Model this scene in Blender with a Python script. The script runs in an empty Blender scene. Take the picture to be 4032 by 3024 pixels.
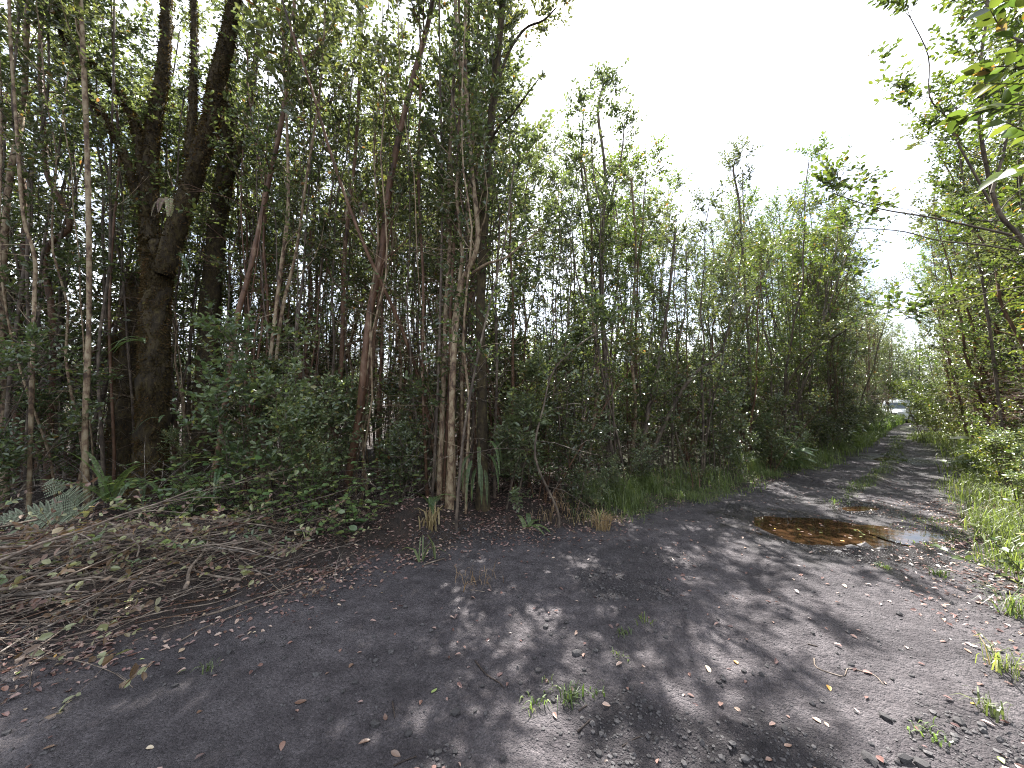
import bpy, math
import numpy as np

SC = bpy.context.scene
COL = SC.collection
PI = math.pi

# ---------------------------------------------------------------- camera
F, CX, CY = 1530.0, 2016.0, 1512.0          # photograph pixels (4032 x 3024)
EYE = np.array([0.0, 0.0, 1.6])
PITCH = math.atan(76 / F)
cam_data = bpy.data.cameras.new("camera")
cam_data.sensor_width = 36.0
cam_data.lens = 36.0 * F / 4032.0
cam_data.clip_start = 0.05
cam_data.clip_end = 2000
cam = bpy.data.objects.new("camera", cam_data)
cam.location = EYE
cam.rotation_euler = (PI / 2 + PITCH, 0, 0)
COL.objects.link(cam)
SC.camera = cam

# ---------------------------------------------------------------- sky and sun
SUN_AZ, SUN_EL = math.radians(7), math.radians(55)     # azimuth from +Y towards +X
sun_dir = np.array([math.sin(SUN_AZ) * math.cos(SUN_EL), math.cos(SUN_AZ) * math.cos(SUN_EL), math.sin(SUN_EL)])
world = bpy.data.worlds.new("World")
SC.world = world
world.use_nodes = True
wn, wl = world.node_tree.nodes, world.node_tree.links
wn.clear()
w_out = wn.new("ShaderNodeOutputWorld")
w_bg = wn.new("ShaderNodeBackground")
w_bg.inputs[1].default_value = 0.06
sky = wn.new("ShaderNodeTexSky")
sky.sky_type = 'NISHITA'
sky.sun_disc = False
sky.sun_elevation = SUN_EL
sky.sun_rotation = SUN_AZ
sky.air_density = 1.0
sky.dust_density = 2.5
w_tc = wn.new("ShaderNodeTexCoord")
w_map = wn.new("ShaderNodeMapping")
w_map.inputs['Scale'].default_value = (1.0, 1.0, 1.9)
w_map.inputs['Location'].default_value = (6.009, 15.396, -1.956)
w_noise = wn.new("ShaderNodeTexNoise")
w_noise.inputs['Scale'].default_value = 1.7
w_noise.inputs['Detail'].default_value = 7
w_noise.inputs['Roughness'].default_value = 0.58
w_ramp = wn.new("ShaderNodeValToRGB")
w_ramp.color_ramp.elements[0].position = 0.36
w_ramp.color_ramp.elements[1].position = 0.55
w_mix = wn.new("ShaderNodeMix")
w_mix.data_type = 'RGBA'
w_mix.inputs['B'].default_value = (7.4, 7.8, 8.5, 1)
wl.new(w_tc.outputs['Generated'], w_map.inputs['Vector'])
wl.new(w_map.outputs[0], w_noise.inputs['Vector'])
wl.new(w_noise.outputs['Fac'], w_ramp.inputs[0])
wl.new(w_ramp.outputs[0], w_mix.inputs['Factor'])
wl.new(sky.outputs[0], w_mix.inputs['A'])
wl.new(w_mix.outputs['Result'], w_bg.inputs[0])
wl.new(w_bg.outputs[0], w_out.inputs[0])

sun_data = bpy.data.lights.new("sun", 'SUN')
sun_data.energy = 5.0
sun_data.angle = math.radians(0.53)
sun_data.color = (1.0, 0.97, 0.92)
sun = bpy.data.objects.new("sun", sun_data)
sun.rotation_euler = (math.radians(90) - SUN_EL, 0, PI - SUN_AZ)
COL.objects.link(sun)

SC.view_settings.view_transform = 'Standard'
SC.view_settings.look = 'None'
SC.view_settings.gamma = 1.0
SC.view_settings.exposure = 2.4
cy = SC.cycles
cy.max_bounces = 6
cy.diffuse_bounces = 3
cy.glossy_bounces = 3
cy.transmission_bounces = 4
cy.transparent_max_bounces = 4
cy.caustics_reflective = False
cy.caustics_refractive = False
cy.sample_clamp_indirect = 6
cy.use_denoising = True
cy.denoiser = 'OPENIMAGEDENOISE'
cy.denoising_prefilter = 'NONE'
cy.filter_width = 1.1
SC.render.engine = 'CYCLES'

# ---------------------------------------------------------------- pixels and world
def ray(u, v):
    xc, yc = (u - CX) / F, -(v - CY) / F
    return np.array([xc, math.cos(PITCH) - yc * math.sin(PITCH), math.sin(PITCH) + yc * math.cos(PITCH)])
def at_ground(u, v, z=0.0):
    d = ray(u, v)
    return EYE + d * ((z - EYE[2]) / d[2])
def at_depth(u, v, y):
    d = ray(u, v)
    return EYE + d * (y / d[1])
def proj(p):
    q = np.asarray(p, float) - EYE
    fwd = q[1] * math.cos(PITCH) + q[2] * math.sin(PITCH)
    up = -q[1] * math.sin(PITCH) + q[2] * math.cos(PITCH)
    return CX + F * q[0] / fwd, CY - F * up / fwd
def nrm(a):
    a = np.asarray(a, float)
    return a / np.maximum(np.linalg.norm(a, axis=-1, keepdims=True), 1e-9)

# ---------------------------------------------------------------- noise for shapes
def _hash(ix, iy, seed):
    h = (ix.astype(np.int64) * 374761393 + iy.astype(np.int64) * 668265263 + seed * 1442695041) & 0x7fffffff
    h = (h ^ (h >> 13)) * 1274126177 & 0x7fffffff
    return ((h ^ (h >> 16)) & 0xffff) / 65535.0
def vnoise(x, y, seed=0):
    ix, iy = np.floor(x), np.floor(y)
    fx, fy = x - ix, y - iy
    fx, fy = fx * fx * (3 - 2 * fx), fy * fy * (3 - 2 * fy)
    a, b = _hash(ix, iy, seed), _hash(ix + 1, iy, seed)
    c, d = _hash(ix, iy + 1, seed), _hash(ix + 1, iy + 1, seed)
    return (a * (1 - fx) + b * fx) * (1 - fy) + (c * (1 - fx) + d * fx) * fy
def fbm(x, y, seed=0, octv=4):
    s, a = 0, 0.5
    for o in range(octv):
        s = s + a * vnoise(x * 2 ** o, y * 2 ** o, seed + o)
        a *= 0.5
    return s
def sstep(a, b, x):
    t = np.clip((x - a) / (b - a), 0, 1)
    return t * t * (3 - 2 * t)

# ---------------------------------------------------------------- road edges
L_PX = [(0, 2650), (600, 2480), (1000, 2380), (1500, 2200), (1900, 2120), (2250, 2075), (2500, 2020), (2800, 1950),
        (3200, 1845), (3390, 1765), (3460, 1715), (3520, 1685), (3570, 1662)]
R_PX = [(4032, 2240), (3900, 2110), (3800, 1960), (3770, 1840), (3660, 1760), (3605, 1730), (3606, 1690)]
LE = np.array([(-40, -13.0), (-16, -4.2), (-8, -0.4)] + [tuple(at_ground(*p)[:2]) for p in L_PX] + [(46, 41), (70, 58)])
RE = np.array([(-40, -19.0), (-16, -9.0), (-6, -4.8), (0, -2.0), (2.6, 0.6), (4.0, 2.4)] + [tuple(at_ground(*p)[:2]) for p in R_PX] + [(37, 33.0), (48, 39), (71, 55)])
def seg_dist(poly, x, y):
    """signed distance to a polyline, positive on its left-hand side"""
    best = np.full(x.shape, 1e9); sgn = np.ones(x.shape)
    for (ax, ay), (bx, by) in zip(poly[:-1], poly[1:]):
        dx, dy = bx - ax, by - ay
        t = np.clip(((x - ax) * dx + (y - ay) * dy) / (dx * dx + dy * dy), 0, 1)
        d = np.hypot(x - ax - t * dx, y - ay - t * dy)
        s = np.where(dx * (y - ay) - dy * (x - ax) >= 0, 1.0, -1.0)
        m = d < best
        best = np.where(m, d, best); sgn = np.where(m, s, sgn)
    return best * sgn
P1 = at_ground(3235, 2085)[:2]      # brown puddle
P2 = at_ground(3620, 2108)[:2]      # shallow puddle that mirrors the sky
P3 = at_ground(3500, 1805)[:2]      # far puddle
P4 = at_ground(3390, 1998)[:2]
PUDDLES = [(P1, 0.74, 0.62, 0.3, 0.075), (P2, 0.36, 0.2, 0.2, 0.045), (P3, 0.75, 0.3, 0.6, 0.05), (P4, 0.42, 0.16, 0.3, 0.045)]
WATER_Z = -0.022
def pud(x, y):
    out = np.zeros(x.shape)
    for (c, a, b, rot, dep) in PUDDLES:
        dx, dy = x - c[0], y - c[1]
        u = dx * math.cos(rot) + dy * math.sin(rot); v = -dx * math.sin(rot) + dy * math.cos(rot)
        r = np.sqrt((u / a) ** 2 + (v / b) ** 2) + (fbm(x * 3.1, y * 3.1, 31, 3) - 0.45) * 0.7
        out = np.maximum(out, dep * (1 - sstep(0.55, 1.25, r)))
    return out
MOUNDS = [(at_ground(3500, 2120), 0.14, 0.05), (at_ground(1640, 2075), 0.42, 0.2), (at_ground(1150, 2130), 0.7, 0.1), (at_ground(500, 2250), 0.9, 0.16), (at_ground(3340, 2150), 0.16, 0.055), (at_ground(3420, 2165), 0.2, 0.05)]
def height(x, y):
    x, y = np.asarray(x, float), np.asarray(y, float)
    dl, dr = seg_dist(LE, x, y), -seg_dist(RE, x, y)
    z = 0.16 * sstep(0.0, 1.1, dl) + 0.12 * sstep(0.0, 1.0, dr)
    z = z + (fbm(x * 0.5, y * 0.5, 3) - 0.45) * 0.3 * sstep(0.2, 2.5, np.maximum(dl, dr))
    rough = sstep(-0.35, 0.25, np.maximum(dl, dr))
    z = z + (fbm(x * 5, y * 5, 5, 4) - 0.47) * (0.022 + 0.10 * rough)
    z = z + (fbm(x * 1.3, y * 1.3, 9, 3) - 0.45) * 0.06
    clod = np.maximum(fbm(x * 11, y * 11, 15, 3) - 0.47, 0) * 0.13 * sstep(0.45, 0.62, fbm(x * 1.1, y * 1.1, 77, 3))
    z = z + clod
    for (c, r, h) in MOUNDS:
        z = z + h * np.exp(-((x - c[0]) ** 2 + (y - c[1]) ** 2) / (r * r)) * (0.7 + 0.6 * vnoise(x * 9, y * 9, 8))
    for k, (off, wd) in enumerate(((.75, .2), (2.15, .2))):
        z = z - .022 * np.exp(-((dr + off + (vnoise(x * .6, y * .6, 33) - .5) * .3) / wd) ** 2) * (dl < 0)
        z = z + .014 * np.exp(-((dr + off + .32 + (vnoise(x * .7, y * .7, 34) - .5) * .3) / .1) ** 2) * (dl < 0)
    # centre hump of the far track
    c = np.abs(dl - dr)
    z = z + 0.05 * (1 - sstep(0.15, 0.6, c)) * sstep(6.5, 9, y) * (dl < 0) * (dr < 0)
    # grassy bank before the parked van
    z = z + 0.8 * np.exp(-(((x - 24.0) / 3.2) ** 2 + ((y - 26.5) / 3.0) ** 2)) * sstep(0, 0.8, dl)
    # flatten where the puddles lie
    p = pud(x, y)
    near = np.zeros(x.shape)
    for (cc, a, b, rot, dep) in PUDDLES:
        near = np.maximum(near, np.exp(-((x - cc[0]) ** 2 + (y - cc[1]) ** 2) / (1.3 * a) ** 2))
    z = z * (1 - 0.75 * near) - p
    return z
def hzv(x, y):
    """ground heights read from the finished ground grid"""
    x, y = np.asarray(x, float), np.asarray(y, float)
    i = np.clip(np.searchsorted(gx, x) - 1, 0, len(gx) - 2); j = np.clip(np.searchsorted(gy, y) - 1, 0, len(gy) - 2)
    a = np.clip((x - gx[i]) / (gx[i + 1] - gx[i]), 0, 1); b = np.clip((y - gy[j]) / (gy[j + 1] - gy[j]), 0, 1)
    return (GZ[j, i] * (1 - a) + GZ[j, i + 1] * a) * (1 - b) + (GZ[j + 1, i] * (1 - a) + GZ[j + 1, i + 1] * a) * b
def hz(x, y):
    """ground height read from the finished ground grid"""
    i = min(max(int(np.searchsorted(gx, x)) - 1, 0), len(gx) - 2); j = min(max(int(np.searchsorted(gy, y)) - 1, 0), len(gy) - 2)
    a = min(max((x - gx[i]) / (gx[i + 1] - gx[i]), 0), 1); b = min(max((y - gy[j]) / (gy[j + 1] - gy[j]), 0), 1)
    return float((GZ[j, i] * (1 - a) + GZ[j, i + 1] * a) * (1 - b) + (GZ[j + 1, i] * (1 - a) + GZ[j + 1, i + 1] * a) * b)

# ---------------------------------------------------------------- materials
def material(name):
    m = bpy.data.materials.new(name)
    m.use_nodes = True
    n, l = m.node_tree.nodes, m.node_tree.links
    n.clear()
    out = n.new("ShaderNodeOutputMaterial")
    return m, n, l, out
def ramp(n, l, src, stops, interp='LINEAR'):
    r = n.new("ShaderNodeValToRGB")
    cr = r.color_ramp
    cr.interpolation = interp
    while len(cr.elements) < len(stops):
        cr.elements.new(0.5)
    for e, (p, c) in zip(cr.elements, stops):
        e.position = p
        e.color = (*c, 1) if len(c) == 3 else c
    if src is not None:
        l.new(src, r.inputs[0])
    return r.outputs[0]
def noise(n, l, vec, scale, detail=4, rough=0.55):
    t = n.new("ShaderNodeTexNoise")
    t.inputs['Scale'].default_value = scale
    t.inputs['Detail'].default_value = detail
    t.inputs['Roughness'].default_value = rough
    if vec is not None:
        l.new(vec, t.inputs['Vector'])
    return t.outputs['Fac']
def mapping(n, l, scale, coord='Object'):
    tc = n.new("ShaderNodeTexCoord"); mp = n.new("ShaderNodeMapping")
    mp.inputs['Scale'].default_value = scale
    l.new(tc.outputs[coord], mp.inputs['Vector'])
    return mp.outputs[0]
def math_node(n, l, op, a, b=None):
    t = n.new("ShaderNodeMath"); t.operation = op
    for i, s in enumerate((a, b)):
        if s is None: continue
        if isinstance(s, (int, float)): t.inputs[i].default_value = s
        else: l.new(s, t.inputs[i])
    return t.outputs[0]
def mixc(n, l, fac, a, b, blend='MIX'):
    t = n.new("ShaderNodeMix"); t.data_type = 'RGBA'; t.blend_type = blend
    for k, s in (('Factor', fac), ('A', a), ('B', b)):
        if isinstance(s, (int, float)): t.inputs[k].default_value = s
        elif isinstance(s, tuple): t.inputs[k].default_value = (*s, 1)
        else: l.new(s, t.inputs[k])
    return t.outputs['Result']
def attr(n, name):
    a = n.new("ShaderNodeAttribute"); a.attribute_name = name
    return a
def principled(n, l, out, color, rough=0.6, spec=0.5, link=True):
    p = n.new("ShaderNodeBsdfPrincipled")
    for k, s in (('Base Color', color), ('Roughness', rough), ('Specular IOR Level', spec)):
        if isinstance(s, tuple): p.inputs[k].default_value = (*s, 1)
        elif isinstance(s, (int, float)): p.inputs[k].default_value = s
        else: l.new(s, p.inputs[k])
    if link: l.new(p.outputs[0], out.inputs[0])
    return p
def bump(n, l, p, h, strength=0.5, dist=0.02):
    b = n.new("ShaderNodeBump")
    b.inputs['Strength'].default_value = strength
    b.inputs['Distance'].default_value = dist
    l.new(h, b.inputs['Height'])
    l.new(b.outputs[0], p.inputs['Normal'])

def leaf_material(name, stops, rough=0.2, trans=0.3, tboost=(2.2, 2.1, 1.05), spec=0.8):
    m, n, l, out = material(name)
    a = attr(n, "rnd")
    oi = n.new("ShaderNodeObjectInfo")
    col = ramp(n, l, a.outputs['Fac'], stops)
    hs = n.new("ShaderNodeHueSaturation")
    l.new(col, hs.inputs['Color'])
    l.new(math_node(n, l, 'MULTIPLY_ADD', oi.outputs['Random'], 0.5), hs.inputs['Value'])
    hs.inputs['Value'].links[0].from_node.inputs[2].default_value = 0.75
    fr = math_node(n, l, 'FRACT', math_node(n, l, 'MULTIPLY', oi.outputs['Random'], 7.31))
    hue = math_node(n, l, 'MULTIPLY_ADD', fr, -0.045); hue.node.inputs[2].default_value = 0.512
    l.new(hue, hs.inputs['Hue'])
    col = hs.outputs[0]
    # paler vein and blotch
    v = noise(n, l, mapping(n, l, (1, 1, 1)), 45, 2)
    col = mixc(n, l, math_node(n, l, 'MULTIPLY', v, 0.35), col, mixc(n, l, 1.0, col, (1.5, 1.45, 1.2), 'MULTIPLY'))
    p = principled(n, l, out, col, rough, spec, link=False)
    t = n.new("ShaderNodeBsdfTranslucent")
    l.new(mixc(n, l, 1.0, col, tboost, 'MULTIPLY'), t.inputs[0])
    mx = n.new("ShaderNodeMixShader")
    mx.inputs[0].default_value = trans
    l.new(p.outputs[0], mx.inputs[1]); l.new(t.outputs[0], mx.inputs[2])
    l.new(mx.outputs[0], out.inputs[0])
    return m

def bark_material(name, stops, patch_scale, stretch, bump_d=0.006, rough=0.7, streak=8.0):
    m, n, l, out = material(name)
    v = mapping(n, l, (1, 1, stretch))
    f = noise(n, l, v, patch_scale, 5, 0.62)
    fine = noise(n, l, mapping(n, l, (1, 1, 0.25)), streak * 6, 4)
    col = ramp(n, l, f, stops)
    col = mixc(n, l, math_node(n, l, 'MULTIPLY', fine, 0.6), col, mixc(n, l, 1.0, col, (0.45, 0.42, 0.40), 'MULTIPLY'))
    p = principled(n, l, out, col, rough, 0.3)
    bump(n, l, p, math_node(n, l, 'ADD', f, math_node(n, l, 'MULTIPLY', fine, 0.6)), 0.7, bump_d)
    return m

M = {}
M['leaf'] = leaf_material("guava_leaf", [(0.0, (0.036, 0.050, 0.030)), (0.45, (0.058, 0.080, 0.044)), (0.8, (0.084, 0.112, 0.052)), (0.96, (0.12, 0.145, 0.055)), (0.995, (0.12, 0.12, 0.04)), (1.0, (0.13, 0.085, 0.035))])
M['leaf_pale'] = leaf_material("young_leaf", [(0.0, (0.05, 0.078, 0.04)), (0.5, (0.078, 0.115, 0.055)), (0.9, (0.13, 0.165, 0.075)), (1.0, (0.24, 0.22, 0.09))], rough=0.4)
M['leaf_sun'] = leaf_material("sunlit_leaf", [(0.0, (0.038, 0.064, 0.02)), (0.6, (0.068, 0.10, 0.028)), (0.96, (0.12, 0.145, 0.036)), (1.0, (0.2, 0.12, 0.04))], rough=0.3, trans=0.36, tboost=(1.75, 1.75, .8))
M['leaf_wilt'] = leaf_material("wilted_leaf", [(0.0, (0.09, 0.055, 0.04)), (0.5, (0.16, 0.105, 0.07)), (0.62, (0.17, 0.18, 0.09)), (1.0, (0.24, 0.26, 0.13))], rough=0.55, trans=0.2)
M['broad'] = leaf_material("broad_leaf", [(0.0, (0.055, 0.10, 0.042)), (0.6, (0.092, 0.152, 0.058)), (1.0, (0.18, 0.23, 0.08))], rough=0.33, trans=0.28)
M['fern'] = leaf_material("fern_green", [(0.0, (0.045, 0.085, 0.034)), (1.0, (0.105, 0.16, 0.055))], rough=0.5, trans=0.35)
M['fern_pale'] = leaf_material("fern_grey", [(0.0, (0.15, 0.19, 0.13)), (1.0, (0.24, 0.29, 0.20))], rough=0.5, trans=0.25, tboost=(1.2, 1.3, 1.0))
M['grass'] = leaf_material("grass_blade", [(0.0, (0.05, 0.075, 0.026)), (0.5, (0.085, 0.122, 0.042)), (0.85, (0.13, 0.16, 0.06)), (1.0, (0.22, 0.19, 0.10))], tboost=(1.8, 1.95, 1.0), rough=0.5, trans=0.4)
M['straw'] = leaf_material("straw_blade", [(0.0, (0.16, 0.11, 0.055)), (0.6, (0.25, 0.19, 0.09)), (0.9, (0.33, 0.27, 0.15)), (1.0, (0.12, 0.17, 0.04))], rough=0.6, trans=0.3, tboost=(1.4, 1.3, 1.0))
M['moss'] = leaf_material("moss_tuft", [(0.0, (0.028, 0.025, 0.012)), (0.5, (0.06, 0.052, 0.021)), (0.8, (0.095, 0.066, 0.027)), (1.0, (0.11, 0.115, 0.036))], rough=0.9, trans=0.15, spec=0.1)
M['dead_leaf'] = leaf_material("dead_leaf", [(0.0, (0.06, 0.036, 0.028)), (0.35, (0.15, 0.09, 0.07)), (0.7, (0.27, 0.19, 0.145)), (0.92, (0.38, 0.31, 0.23)), (1.0, (0.44, 0.38, 0.2))], rough=0.42, trans=0.12, tboost=(1.1, 1, .9))
M['dead_leaf_yellow'] = leaf_material("yellow_dead_leaf", [(0.0, (0.42, 0.27, 0.05)), (1.0, (0.60, 0.42, 0.10))], rough=0.45, trans=0.15, tboost=(1.1, 1, .9))
M['dead_leaf_green'] = leaf_material("green_dead_leaf", [(0.0, (0.20, 0.26, 0.08)), (1.0, (0.33, 0.38, 0.15))], rough=0.4, trans=0.15, tboost=(1.1, 1, .9))
M['dead_leaf_brown'] = leaf_material("brown_dead_leaf", [(0.0, (0.09, 0.045, 0.03)), (1.0, (0.20, 0.11, 0.08))], rough=0.5, trans=0.1, tboost=(1.1, 1, .9))
M['bark_cream'] = bark_material("bark_cream", [(0.38, (0.07, 0.045, 0.03)), (0.46, (0.17, 0.11, 0.07)), (0.53, (0.27, 0.21, 0.13)), (0.68, (0.35, 0.29, 0.20))], 15, 0.6)
M['bark_red'] = bark_material("bark_red", [(0.32, (0.04, 0.024, 0.017)), (0.48, (0.12, 0.062, 0.036)), (0.6, (0.17, 0.098, 0.06)), (0.72, (0.33, 0.26, 0.18))], 11, 0.35, rough=0.55)
M['bark_grey'] = bark_material("bark_grey", [(0.32, (0.035, 0.028, 0.023)), (0.5, (0.10, 0.076, 0.058)), (0.62, (0.17, 0.135, 0.10)), (0.72, (0.30, 0.27, 0.22))], 16, 0.5)
M['bark_moss'] = bark_material("bark_moss", [(0.3, (0.018, 0.015, 0.011)), (0.5, (0.05, 0.038, 0.022)), (0.66, (0.085, 0.068, 0.03)), (0.8, (0.11, 0.105, 0.04))], 14, 0.6, bump_d=0.04, rough=0.95)
M['stick_tan'] = bark_material("stick_tan", [(0.32, (0.07, 0.055, 0.043)), (0.5, (0.18, 0.14, 0.11)), (0.7, (0.38, 0.32, 0.26))], 12, 1.0, rough=0.75)
M['stick_grey'] = bark_material("stick_grey", [(0.32, (0.05, 0.042, 0.036)), (0.5, (0.15, 0.125, 0.105)), (0.7, (0.38, 0.34, 0.30))], 14, 1.0, rough=0.8)
M['stick_dark'] = bark_material("stick_dark", [(0.3, (0.02, 0.016, 0.014)), (0.7, (0.07, 0.05, 0.04))], 14, 1.0, rough=0.8)

def cinder_ground():
    m, n, l, out = material("cinder_ground")
    vec = mapping(n, l, (1, 1, 1))
    big = noise(n, l, vec, 0.9, 5, 0.6)
    mid = noise(n, l, vec, 6, 6, 0.65)
    fine = noise(n, l, vec, 70, 6, 0.7)
    grit = n.new("ShaderNodeTexVoronoi"); grit.inputs['Scale'].default_value = 110
    l.new(vec, grit.inputs['Vector'])
    grit2 = n.new("ShaderNodeTexVoronoi"); grit2.inputs['Scale'].default_value = 38
    l.new(vec, grit2.inputs['Vector'])
    base = ramp(n, l, big, [(0.35, (0.079, 0.072, 0.077)), (0.65, (0.147, 0.134, 0.139))])
    base = mixc(n, l, ramp(n, l, mid, [(0.4, (0, 0, 0)), (0.65, (1, 1, 1))]), base, mixc(n, l, 1.0, base, (0.5, 0.48, 0.5), 'MULTIPLY'))
    speck = ramp(n, l, grit.outputs['Color'], [(0.0, (0.4, 0.4, 0.42)), (0.7, (1.05, 1.0, 1.0)), (0.93, (1.4, 1.35, 1.35)), (1.0, (2.2, 2.1, 2.0))])
    base = mixc(n, l, 0.8, base, speck, 'MULTIPLY')
    base = mixc(n, l, ramp(n, l, fine, [(0.35, (0, 0, 0)), (0.7, (0.55, 0.55, 0.55))]), base, mixc(n, l, 1.0, base, (0.45, 0.43, 0.44), 'MULTIPLY'))
    soil = ramp(n, l, mid, [(0.35, (0.022, 0.016, 0.013)), (0.7, (0.055, 0.038, 0.030))])
    mossc = ramp(n, l, mid, [(0.35, (0.035, 0.042, 0.018)), (0.7, (0.075, 0.085, 0.03))])
    mud = ramp(n, l, mid, [(0.3, (0.05, 0.028, 0.014)), (0.7, (0.10, 0.055, 0.026))])
    a_s, a_m, a_w = attr(n, "soil"), attr(n, "mossy"), attr(n, "wet")
    base = mixc(n, l, attr(n, "loose").outputs['Fac'], base, mixc(n, l, 1.0, base, (0.5, 0.49, 0.5), 'MULTIPLY'))
    brk = math_node(n, l, 'MULTIPLY_ADD', fine, 0.9); brk.node.inputs[2].default_value = -0.45
    def edged(a):
        s = math_node(n, l, 'ADD', a.outputs['Fac'], math_node(n, l, 'MULTIPLY', brk, a.outputs['Fac']))
        s.node.use_clamp = True
        return s
    base = mixc(n, l, edged(a_s), base, soil)
    base = mixc(n, l, edged(a_m), base, mossc)
    base = mixc(n, l, a_w.outputs['Fac'], base, mud)
    wet = attr(n, "damp")
    rough = math_node(n, l, 'MULTIPLY_ADD', wet.outputs['Fac'], -0.68); rough.node.inputs[2].default_value = 0.92
    base = mixc(n, l, wet.outputs['Fac'], base, mixc(n, l, 1.0, base, (0.36, 0.34, 0.33), 'MULTIPLY'))
    p = principled(n, l, out, base, rough, 0.4)
    hgt = math_node(n, l, 'ADD', math_node(n, l, 'MULTIPLY', fine, 0.6), math_node(n, l, 'MULTIPLY', grit2.outputs['Distance'], -0.5))
    hgt = math_node(n, l, 'ADD', hgt, math_node(n, l, 'MULTIPLY', grit.outputs['Distance'], -0.35))
    hgt = math_node(n, l, 'ADD', hgt, math_node(n, l, 'MULTIPLY', mid, 0.8))
    bump(n, l, p, hgt, 1.0, 0.045)
    return m
M['ground'] = cinder_ground()

def water_material():
    m, n, l, out = material("brown_water")
    vec = mapping(n, l, (1, 1, 1))
    f = noise(n, l, mapping(n, l, (1, 3, 1)), 4, 5)
    col = ramp(n, l, f, [(0.3, (0.012, 0.0065, 0.0035)), (0.55, (0.030, 0.016, 0.008)), (0.75, (0.052, 0.029, 0.014))])
    p = principled(n, l, out, col, 0.03, 0.5)
    p.inputs['IOR'].default_value = 1.33
    bump(n, l, p, noise(n, l, vec, 9, 2), 0.06, 0.01)
    return m
M['water'] = water_material()
def stone_material():
    m, n, l, out = material("cinder_stone")
    oi = n.new("ShaderNodeObjectInfo")
    f = noise(n, l, mapping(n, l, (1, 1, 1)), 60, 4)
    col = ramp(n, l, f, [(0.3, (0.02, 0.019, 0.02)), (0.7, (0.085, 0.078, 0.079))])
    p = principled(n, l, out, col, 0.75, 0.4)
    bump(n, l, p, f, 0.8, 0.006)
    return m
M['stone'] = stone_material()
def plain(name, col, rough=0.5, metal=0.0, noise_amt=0.15):
    m, n, l, out = material(name)
    f = noise(n, l, mapping(n, l, (1, 1, 1)), 6, 4)
    c = mixc(n, l, math_node(n, l, 'MULTIPLY', f, noise_amt * 2), col, tuple(v * 0.7 for v in col))
    p = principled(n, l, out, c, rough)
    p.inputs['Metallic'].default_value = metal
    return m
M['van_paint'] = plain("van_white_paint", (0.72, 0.74, 0.76), 0.3)
M['van_glass'] = plain("van_glass", (0.09, 0.12, 0.16), 0.05)  # base lightened and blued: the sky's reflection is put into the colour
M['van_black'] = plain("van_black_trim", (0.025, 0.025, 0.027), 0.55)
M['van_metal'] = plain("van_metal", (0.45, 0.45, 0.46), 0.35, 0.9)
M['van_lamp'] = plain("van_lamp_glass", (0.6, 0.62, 0.64), 0.15)
M['van_red'] = plain("van_red_lamp", (0.35, 0.02, 0.02), 0.2)

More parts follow.
